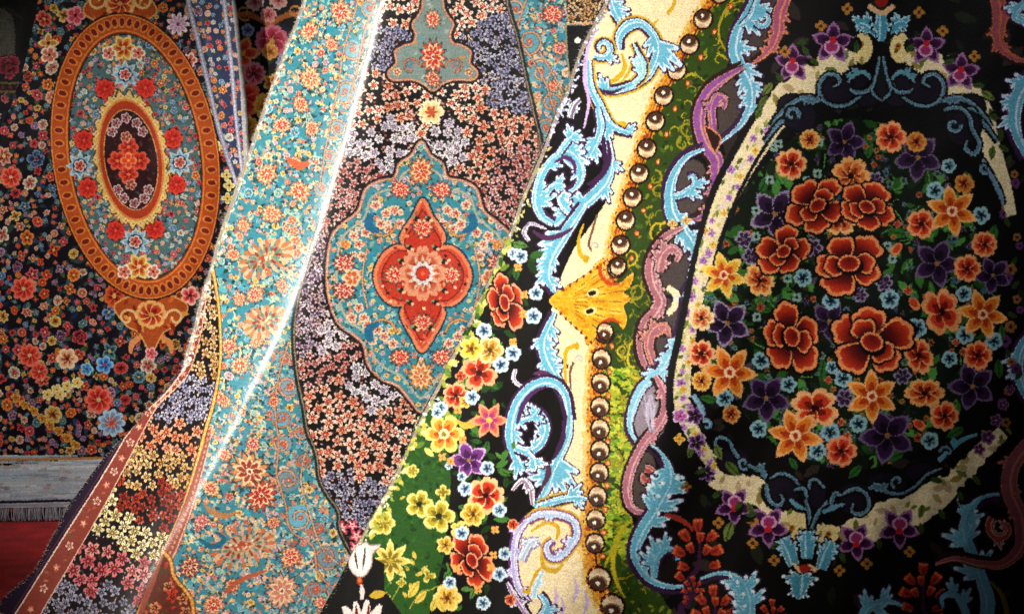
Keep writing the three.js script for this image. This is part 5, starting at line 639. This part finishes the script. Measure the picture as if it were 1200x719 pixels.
function artA() {
  const a = new Art(sheetA, 1300, 1700, '#110c15'), R = rng(31);
  for (let i = 0; i < 700; i++) leaf(a, -80 + R() * 420, -80 + R() * 700, 5 + R() * 9, R() * 6.3, ['#16203c', '#1c3038', '#22342a', '#141428', '#2c3a34', '#243a5a'][i % 6]);
  bouquet(a, R, [-80, -80, 330, 545], 12000, PALA, 2.8, 15);
  for (const [x, y, r] of [[34, 416, 14], [45, 435, 11], [115, 468, 17], [27, 338, 15], [12, 207, 13]]) flower(a, x, y, r, { n: 8, rim: '#d66a52', body: '#bf2c22', throat: '#8a1814', core: '#c9a870', w: 0.32 });
  flower(a, 122, 427, 11, { rim: '#7fb4d8', body: '#3a78b8', throat: '#1c3c78', core: '#b8304a' }); flower(a, 101, 432, 8, { rim: '#8fc0d8', body: '#3f7aa8', throat: null, core: '#14284a' }); flower(a, 78, 420, 13, { n: 6, rim: '#e8c8a0', body: '#d09a6c', throat: '#8a3a20', core: '#5a1c10' });
  for (const [x, y] of [[55, 462], [66, 456], [78, 452], [90, 448], [70, 462]]) flower(a, x, y, 7, { rim: '#ece0a8', body: '#d8b860', throat: null, core: '#8a3a20' });
  for (const [x, y] of [[18, 466], [28, 474], [39, 481], [49, 490], [58, 498], [68, 505], [78, 513], [88, 521]]) flower(a, x, y, 7, { n: 5, rim: '#d8a850', body: '#a8641c', throat: null, core: '#5a1c10', tilt: 0.7, sy: 0.7 });
  flower(a, 130, 495, 17, { n: 9, rim: '#a8c4d4', body: '#6a94b4', throat: '#b8503a', core: '#b8402c', w: 0.26 }); flower(a, 233, 163, 0.1); flower(a, 233, 132, 15, { n: 7, rim: '#eedc90', body: '#dcb040', throat: '#c0402a', core: '#e8d890' }); flower(a, 208, 28, 14, { n: 9, rim: '#ead2da', body: '#b890a8', throat: null, core: '#6a3a5a', w: 0.2 });
  flower(a, 222, 70, 9, { rim: '#ecd0bc', body: '#b85040', throat: null, core: '#2a1014' }); flower(a, 219, 88, 10, { n: 4, rim: '#ecd8c4', body: '#c04a38', throat: null, core: '#d8a080' }); flower(a, 222, 346, 12, { rim: '#f0b0a0', body: '#cc4a44', throat: '#8a1c20', core: '#3a0c10' }); flower(a, 56, 50, 13, { n: 4, rim: '#e8c884', body: '#b87a34', throat: null, core: '#4a1410', kind: 'point' }); flower(a, 57, 64, 11, { rim: '#e6ccb0', body: '#b8604a', throat: null, core: '#4a1410' }); flower(a, 88, 18, 12, { rim: '#d8909a', body: '#b83a44', throat: null, core: '#2a0c14' });
  for (const [x, y] of [[265, 205], [268, 217], [266, 232], [250, 176], [255, 172]]) flower(a, x, y, 7, { n: 4, rim: '#efe4b4', body: '#d8b858', throat: null, core: '#2a2010' });
  // cartouches above and below the oval
  const oval = (cx, cy, rx, ry, n = 64, wob = 0, k = 20) => Array.from({ length: n }, (_, i) => { const t = i / n * 6.2832, f = 1 + wob * Math.cos(t * k), y = cy + Math.sin(t) * ry * f; return [cx + Math.cos(t) * rx * f + (y - 183) * 0.1, y]; });
  for (const [y, s] of [[4, -1], [368, 1]]) { const X = 158 + (y - 183) * 0.1; a.area([[X - 42, y - s * 12], [X - 30, y + s * 12], [X - 14, y + s * 22], [X, y + s * 44], [X + 14, y + s * 22], [X + 30, y + s * 12], [X + 42, y - s * 12], [X, y - s * 26]], '#a8481a', { line: '#d89a50', w: 2 }); for (let i = 0; i < 30; i++) leaf(a, X - 34 + R() * 68, y - 14 + R() * 34, 5 + R() * 7, R() * 6, ['#c8641f', '#8a2a14', '#d8923c', '#7a1f14'][i & 3]); flower(a, X, y, 19, { n: 8, rim: '#e0a860', body: '#b83a1c', throat: '#7a1810', core: '#d88a3c', sy: 0.9 }); for (const d of [-1, 1]) { a.line(curl(X + d * 28, y + 4 * s, 11, d < 0 ? 0 : 3.14, 1, d * s, 0.3), '#e0b878', 3); a.taper([[X + d * 12, y + s * 26], [X + d * 22, y + s * 34], [X + d * 24, y + s * 46]], [5, 8, 3], '#d88a50'); } flower(a, X, y + s * 46, 8, { rim: '#e8b0a8', body: '#c84a50', throat: null, core: '#7a1c24' }); }
  a.area(oval(158, 183, 99, 169, 80, 0.006, 34), '#3c140c'); a.area(oval(158, 183, 97, 166), '#b04a1a', { line: '#d8843a', w: 1.6 }); a.area(oval(158, 183, 79, 147), '#8a3212', { line: '#d87a34', w: 2.2 });
  for (let i = 0; i < 64; i++) { const t = i / 64 * 6.2832, y = 183 + Math.sin(t) * 157, x = 158 + Math.cos(t) * 88 + (y - 183) * 0.1; a.at(x, y, Math.atan2(Math.sin(t) * 88, Math.cos(t) * 157), (c) => { c.fillStyle = '#d07a34'; c.beginPath(); c.ellipse(0, 0, 6.5, 4.4, 0, 0, 7); c.fill(); c.fillStyle = '#6f1a10'; c.beginPath(); c.ellipse(0.5, 0, 4.6, 2.8, 0, 0, 7); c.fill(); }); }
  const tealO = oval(158, 183, 76, 143); a.area(tealO, '#4d6a6c', { line: '#1c2420', w: 2 });
  a.clip(tealO, () => { for (let i = 0; i < 500; i++) leaf(a, 70 + R() * 180, 30 + R() * 310, 4 + R() * 7, R() * 6.3, ['#3f6468', '#5f8284', '#2c484c', '#6a7a68', '#45606c', '#7a9094'][i % 6]); bouquet(a, R, [75, 35, 245, 332], 3000, PAL, 2.6, 6.5); });
  for (const [x, y] of [[122, 104], [170, 103], [98, 164], [202, 162], [102, 220], [206, 216], [135, 270], [181, 268]]) { a.dot(x, y, 12.5, '#3a0c0c'); flower(a, x, y, 12, { n: 8, rim: '#d8402e', body: '#c4241c', throat: '#9a1814', core: '#d8503a', w: 0.36 }); }
  for (const [x, y, r] of [[146, 87, 17], [93, 194, 17], [210, 190, 17], [158, 283, 18]]) { flower(a, x, y, r, { n: 8, kind: 'point', rim: '#b4ccd4', body: '#7aa0b4', throat: null, core: '#1c3450', coreR: 0.5, w: 0.3 }); flower(a, x, y, r * 0.45, { rim: '#d8c8c0', body: '#b8402e', throat: null, core: '#5a1414' }); }
  for (const [x, y] of [[144, 56], [162, 312]]) { flower(a, x, y, 17, { n: 6, kind: 'point', rim: '#ecc878', body: '#d0802c', throat: '#a83418', core: '#e8c080' }); for (const d of [-1, 1]) flower(a, x + d * 17, y + 6, 9, { rim: '#ece0c8', body: '#c8604a', throat: null, core: '#5a1414' }); }
  const io = (k) => oval(152.5, 187, 37 * k, 70 * k); a.area(oval(152.5, 187, 43, 79, 120, 0.05, 22), '#d8b060', { line: '#5a3214', w: 1.4 }); for (let i = 0; i < 30; i++) { const t = i / 30 * 6.2832; flower(a, 152.5 + Math.cos(t) * 41 + Math.sin(t) * 7.4, 187 + Math.sin(t) * 75, 5, { n: 4, rim: null, body: '#e6c880', throat: null, core: '#a8361f' }); }
  a.area(io(1.0), '#a83a1c', { line: '#d87c3c', w: 2.4 }); a.area(io(0.84), '#2c1014', { line: '#e09a5c', w: 1.2 });
  a.clip(io(0.84), () => { for (let i = 0; i < 120; i++) leaf(a, 120 + R() * 64, 126 + R() * 122, 3 + R() * 5, R() * 6, ['#4a1c20', '#3a2a34', '#5a2a24', '#3c3a3c'][i & 3]); for (const s of [-1, 1]) for (const [dx, dy] of [[-12, 44], [0, 50], [12, 44], [-18, 34], [18, 34]]) flower(a, 152 + dx + s * dy * 0.1, 188 + s * dy, 6.5, { rim: '#d8c0b8', body: '#8a4a50', throat: null, core: '#2a0c10' }); });
  for (const [dx, dy] of [[0, -16], [0, 16], [-13, 0], [13, 0]]) flower(a, 150 + dx, 188 + dy, 12, { n: 6, rim: '#d8583c', body: '#bf281c', throat: '#8a1814', core: '#e0703c', w: 0.38 }); flower(a, 150, 188, 10, { n: 4, rim: '#f08a50', body: '#d8401f', throat: null, core: '#e8a060' }); for (const dy of [-28, 28]) flower(a, 150 + dy * 0.1, 188 + dy, 7, { rim: '#d8a080', body: '#8a3a2c', throat: null, core: '#e0c090' });
  // border on the turned-back side
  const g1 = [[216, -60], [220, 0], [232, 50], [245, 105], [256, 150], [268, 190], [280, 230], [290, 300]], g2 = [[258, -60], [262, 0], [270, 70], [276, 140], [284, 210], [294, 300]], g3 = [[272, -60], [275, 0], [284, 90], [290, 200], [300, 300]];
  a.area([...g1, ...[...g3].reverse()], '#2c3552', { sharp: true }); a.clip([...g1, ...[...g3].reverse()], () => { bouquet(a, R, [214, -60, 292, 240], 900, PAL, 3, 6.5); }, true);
  for (const [g, w] of [[g1, 6], [g2, 6]]) { a.line(g, '#8f8fa6', w); a.line(g, '#c8c2cc', w * 0.4, { dash: [2, 3] }); } a.line(g3, '#b8b0b4', 9); a.line(g3, '#d8cfa8', 2, { dash: [3, 6] });  // pale stripes follow the fold, its highlight lines put into the colour
  // flat-woven end
  a.area([[-80, 546], [340, 540], [340, 620], [-80, 620]], '#a8b2b8', { sharp: true });
  for (let i = 0; i < 420; i++) { const x = -80 + R() * 400, y = 534 + R() * 62; a.line([[x, y], [x + 16 + R() * 46, y - 0.4]], ['#98a4ac', '#bcc4c8', '#84929c', '#aeb4b6', '#c8ccca', '#a4b6c0'][i % 6], 0.8 + R() * 1.6, { sharp: true }); }
  for (let i = 0; i < 60; i++) leaf(a, -60 + R() * 320, 544 + R() * 28, 4 + R() * 8, -0.3 + R() * 0.6, ['#a89a94', '#9a9a90', '#8a868c', '#b0a8a0'][i & 3]);
  a.line([[-80, 540], [340, 534]], '#a8763c', 3, { sharp: true }); a.line([[-80, 589], [340, 583]], '#1c1c34', 3.4, { sharp: true }); a.line([[-80, 593], [340, 587]], '#9a9aa0', 3, { sharp: true });
  return a;
}
function artD() {
  const a = new Art(sheetD, 512, 1024, '#0e0a12'), R = rng(41);
  for (let i = 0; i < 200; i++) leaf(a, 220 + R() * 200, -60 + R() * 800, 8 + R() * 10, R() * 6, ['#1c2a18', '#2a1c24', '#1c1c34', '#2c3a1c'][i & 3]);
  bouquet(a, R, [200, 200, 460, 760], 400, PAL, 8, 18);
  for (const [x, y, c] of [[286, 20, 1], [344, 20, -1]]) { a.taper([[x - c * 30, 24], [x, 16], [x + c * 24, 26], [316, 36]], [3, 7, 6, 3], '#b8662c'); a.line(curl(x, 14, 10, 1, 0.9, c, 0.3), '#d08a44', 3); }
  const f = (x, y, r, rim, body, throat, core, n = 5, kind = 'heart') => flower(a, x, y, r, { rim, body, throat, core, n, kind, w: 0.46, rot: x });
  f(314, 17, 10, '#f0b0a8', '#d87a78', '#a83a40', '#8a2a20'); f(298, 2, 11, '#f0c0b4', '#e09a94', '#c05a5c', '#8a2a20'); f(326, 0, 11, '#f0c0b4', '#e09a94', '#c05a5c', '#8a2a20');
  f(284, 62, 21, '#f09a5c', '#dc4a26', '#b8301c', '#e8a030', 5, 'point'); f(318, 48, 20, '#e07a8c', '#bf2c48', '#8a1830', '#e0a040', 6); f(316, 60, 10, '#e8b060', '#d8902c', '#a8501c', '#6a3a10'); f(297, 86, 14, '#e08a94', '#b83048', '#7a1428', '#4a0c18', 6); f(277, 88, 11, '#e08a7c', '#c04038', '#8a1c1c', '#5a1010'); f(318, 96, 12, '#f0c070', '#d8841f', '#a84a14', '#8a2a10', 5, 'point'); f(286, 116, 21, '#ec6a48', '#d42a1c', '#a81814', '#e88a30', 6); f(312, 124, 16, '#f0bc58', '#dc8c24', '#b05a18', '#5a2a10', 6); f(289, 150, 15, '#e8b050', '#cf8a24', '#8a4a14', '#4a2410', 6); f(310, 162, 12, '#e0605c', '#c02a2c', '#8a1418', '#5a0c10'); f(296, 182, 14, '#e07a6c', '#c4302c', '#8a1818', '#e0b070', 6); f(336, 74, 13, '#9aa4c4', '#5a6490', '#2a3054', '#d0b080', 6); f(340, 110, 12, '#e0a060', '#c86a28', '#8a3414', '#5a1c10'); f(290, 35, 8, '#a8b0c8', '#7a84a4', '#3a4468', '#2a2440'); f(270, 130, 12, '#e89058', '#d04a22', '#9a2414', '#e8b050');
  return a;
}
function artE() {
  const a = new Art(sheetE, 512, 1024, '#0d0b0e'), R = rng(51);
  for (let i = 0; i < 300; i++) leaf(a, -80 + R() * 160, -60 + R() * 800, 8 + R() * 12, R() * 6, ['#161218', '#14181c', '#1c1416', '#10100c'][i & 3]);
  a.area([[-80, 8], [-10, 8], [6, 10], [14, 18], [17, 40], [17, 66], [-80, 66]], '#565349', { sharp: true }); for (let i = 0; i < 160; i++) leaf(a, -70 + R() * 84, 12 + R() * 50, 5 + R() * 8, 1.3 + R() * 0.5, ['#4c4a42', '#605c50', '#57574f'][i % 3]);
  a.taper([[4, 8], [14, 14], [26, 22]], [4, 6, 2], '#2a2420'); peony(a, 9, 78, 15, { rim: '#b84a5c', body: '#9a2038', deep: '#5a1020', hi: '#c8647a' });
  for (const y of [97, 107]) a.line([[-80, y], [60, y]], '#7a6038', 2.4, { sharp: true }); for (let x = -70; x < 60; x += 9) a.dot(x, 102, 2.2, '#6a2018');
  bouquet(a, R, [-80, 112, 80, 700], 300, PAL, 6, 14);
  return a;
}

// ---------------------------------------------------------------- from drawing to woven cloth
// Every knot takes the colour of a point near it, so outlines come out stepped like knotting, and no two knots are dyed quite alike.
function weave(art, seed, knot = 2, jitter = 1.1, dye = 0.12) {
  const { W, H, canvas } = art, c = art.c, src = c.getImageData(0, 0, W, H), s = src.data, out = c.createImageData(W, H), o = out.data, R = rng(seed), nz = (x, y) => noise.noise(x * 0.035, y * 0.035, seed) * 40 + noise.noise(x * 0.12, y * 0.12, seed + 5) * 45, bump = new Uint8Array(W * H * 4);
  const row = Array.from({ length: H }, () => 1 + (R() - 0.5) * 0.07);
  for (let y = 0; y < H; y += knot) for (let x = 0; x < W; x += knot) {
    const jx = clamp(Math.round(x + (R() - 0.5) * 2 * jitter * knot * 0.5), 0, W - 1), jy = clamp(Math.round(y + (R() - 0.5) * 2 * jitter * knot * 0.5), 0, H - 1), k = (jy * W + jx) * 4, f = row[y] * (1 + (R() - 0.5) * 2 * dye), h = clamp(70 + R() * 90 + nz(x, y), 0, 255);
    const r = s[k] * f * (1 + (R() - 0.5) * 0.06), g = s[k + 1] * f, b = s[k + 2] * f * (1 + (R() - 0.5) * 0.08);
    for (let dy = 0; dy < knot && y + dy < H; dy++) for (let dx = 0; dx < knot && x + dx < W; dx++) {
      const q = ((y + dy) * W + x + dx) * 4; o[q] = Math.min(255, r); o[q + 1] = Math.min(255, g); o[q + 2] = Math.min(255, b); o[q + 3] = 255;
      bump[q] = bump[q + 1] = bump[q + 2] = h * (dy === knot - 1 ? 0.72 : 1); bump[q + 3] = 255;
    }
  }
  c.putImageData(out, 0, 0);
  const map = new THREE.CanvasTexture(canvas); map.colorSpace = THREE.SRGBColorSpace;
  const bm = new THREE.DataTexture(bump, W, H); bm.flipY = true; bm.magFilter = THREE.LinearFilter; bm.needsUpdate = true;
  return { map, bumpMap: bm };
}
const cloth = (t, o = {}) => new THREE.MeshPhysicalMaterial({ ...t, bumpScale: 0.0008, roughness: 0.6, ior: 1.5, specularIntensity: 0.4, side: THREE.DoubleSide, ...o });
function plainWeave(size, fn) { const d = new Uint8Array(size * size * 4), R = rng(size + 5); for (let i = 0; i < size * size; i++) { const x = i % size, y = Math.floor(i / size), v = fn(x, y, R); d.set([v[0], v[1], v[2], 255], i * 4); } const t = new THREE.DataTexture(d, size, size); t.colorSpace = THREE.SRGBColorSpace; t.wrapS = t.wrapT = THREE.RepeatWrapping; t.magFilter = THREE.LinearFilter; t.needsUpdate = true; return t; }
const backTex = plainWeave(256, (x, y, R) => { const v = 0.7 + 0.3 * R() - ((x & 3) === 0 ? 0.18 : 0) - ((y & 3) === 0 ? 0.12 : 0); return [92 * v, 78 * v, 66 * v]; }); backTex.repeat.set(3, 3);
const backing = new THREE.MeshStandardMaterial({ map: backTex, roughness: 0.95, side: THREE.DoubleSide });

function carpet(name, sheet, art, label, seed, matOpt) {
  const g = new THREE.Group(); g.name = name; g.userData = { label, category: 'carpet', group: 'carpets hung side by side' };
  const cx = (sheet.u0 + sheet.u1) / 2, base = new THREE.Vector3(cx, sheet.v0, sheet.z0); g.position.copy(base); scene.add(g);
  const add = (n, geo, mat) => { geo.translate(-base.x, -base.y, -base.z); const m = new THREE.Mesh(geo, mat); m.name = n; m.castShadow = m.receiveShadow = true; g.add(m); return m; };
  add('pile', sheet.front(), cloth(weave(art, seed), matOpt)); add('backing', sheet.back(), backing);
  return { g, add };
}
// the floor
const redTex = plainWeave(512, (x, y, R) => { const v = 0.72 + 0.3 * R() + 0.22 * noise.noise(x * 0.04, y * 0.04, 3) + ((y & 3) === 0 ? -0.1 : 0); return [190 * v, 24 * v, 27 * v]; }); redTex.repeat.set(9, 9);
const floor = new THREE.Mesh(new THREE.PlaneGeometry(14, 14), new THREE.MeshStandardMaterial({ map: redTex, roughness: 1 })); floor.rotation.x = -Math.PI / 2; floor.name = 'floor'; floor.userData.kind = 'structure'; floor.receiveShadow = true; scene.add(floor);

const cE = carpet('carpet', sheetE, artE(), 'black carpet with grey patch and red rose, seen past the oval medallion carpet', 5);
const cD = carpet('carpet_001', sheetD, artD(), 'carpet of large red and orange flowers showing in the gap beside the oval medallion carpet', 4);
const A = carpet('carpet_002', sheetA, artA(), 'navy floral carpet with orange-framed oval medallion and pale fringed end above red floor', 3, { roughness: 0.45, specularIntensity: 0.3 });
const B = carpet('carpet_003', sheetB, artB(), 'turquoise carpet with red quatrefoil medallion and black field of tiny flowers', 2, { roughness: 0.35, ior: 1.62, specularIntensity: 1, bumpScale: 0.0006 });
const artc = artC(); artC2(artc);
const C = carpet('carpet_004', sheetC, artc, 'black carpet with cream scroll border, pearl string and round bouquet of orange flowers', 1, { roughness: 0.62, specularIntensity: 0.22 });

// fringe on the flat-woven end of the oval medallion carpet
{
  const pos = [], idx = [], R = rng(61), { C: n, R: rows, P } = sheetA, ring = 4;
  const q = (rows - 1) * n, span = []; for (let i = 0; i < n; i++) span.push([P[3 * (q + i)], P[3 * (q + i) + 1], P[3 * (q + i) + 2]]);
  for (let k = 0; k < 900; k++) {
    const f = R() * (span.length - 16), i = Math.floor(f), t = f - i, a = span[i], b = span[i + 1], x = lerp(a[0], b[0], t), y = a[1] + 0.004, z = lerp(a[2], b[2], t) - 0.003 - R() * 0.004, len = Math.min(y - 0.003, 0.042 + R() * 0.012), sw = (R() - 0.5) * 0.016, r = 0.0011 + R() * 0.0006, s = pos.length / 3;
    for (let j = 0; j <= 4; j++) { const g = j / 4; for (let m = 0; m < ring; m++) pos.push(x + sw * g * g + Math.cos(m * Math.PI / 2) * r * (1 - 0.4 * g), y - len * g, z + Math.sin(g * 3 + k) * 0.004 + Math.sin(m * Math.PI / 2) * r); }
    for (let j = 0; j < 4; j++) for (let m = 0; m < ring; m++) { const a0 = s + j * ring + m, a1 = s + j * ring + (m + 1) % ring; idx.push(a0, a1, a0 + ring, a1, a1 + ring, a0 + ring); }
  }
  const g = new THREE.BufferGeometry(); g.setAttribute('position', new THREE.BufferAttribute(new Float32Array(pos), 3)); g.setIndex(idx); g.computeVertexNormals();
  const fr = A.add('fringe', g, new THREE.MeshStandardMaterial({ color: '#a8a9ae', roughness: 0.8 })); fr.userData.kind = 'stuff';
}
// stray pile along the rolled edges
function tufts(c, sheet, from, cols, seed) {
  const pos = [], col = [], idx = [], R = rng(seed), { C: n, R: rows, P, N } = sheet, k3 = (k) => [P[3 * k], P[3 * k + 1], P[3 * k + 2]];
  for (let i = 0; i < 2600; i++) {
    const k = Math.floor(R() * (rows - 1)) * n + from + Math.floor(R() * 12), p = k3(k), q = k3(k + n), t = R(), L = 0.003 + R() * 0.0045, r = 0.0006, s = pos.length / 3, b = p.map((v, j) => lerp(v, q[j], t)), d = [N[3 * k] + (R() - 0.5) * 0.9, N[3 * k + 1] + (R() - 0.7) * 0.9, N[3 * k + 2] + (R() - 0.5) * 0.9], w = cols[Math.floor(R() * cols.length)];
    for (let m = 0; m < 3; m++) { const g = m * 2.094; pos.push(b[0] + Math.cos(g) * r, b[1] + Math.sin(g) * r, b[2] + Math.sin(g + 1) * r); col.push(w.r, w.g, w.b); }
    pos.push(b[0] + d[0] * L, b[1] + d[1] * L, b[2] + d[2] * L); col.push(w.r, w.g, w.b);
    idx.push(s, s + 1, s + 3, s + 1, s + 2, s + 3, s + 2, s, s + 3);
  }
  const g = new THREE.BufferGeometry(); g.setAttribute('position', new THREE.BufferAttribute(new Float32Array(pos), 3)); g.setAttribute('color', new THREE.BufferAttribute(new Float32Array(col), 3)); g.setIndex(idx); g.computeVertexNormals();
  c.add('edge_tufts', g, new THREE.MeshStandardMaterial({ vertexColors: true, roughness: 0.9 })).userData.kind = 'stuff';
}
const tones = (l) => l.map((h) => new THREE.Color(h));
tufts(B, sheetB, 4, tones(['#cfc6b4', '#b8a888', '#a8b4b0', '#8a6a58']), 71); tufts(C, sheetC, 4, tones(['#d4c9b8', '#b0a878', '#8f8a70', '#9a90a0']), 72);
renderer.render(scene, camera);
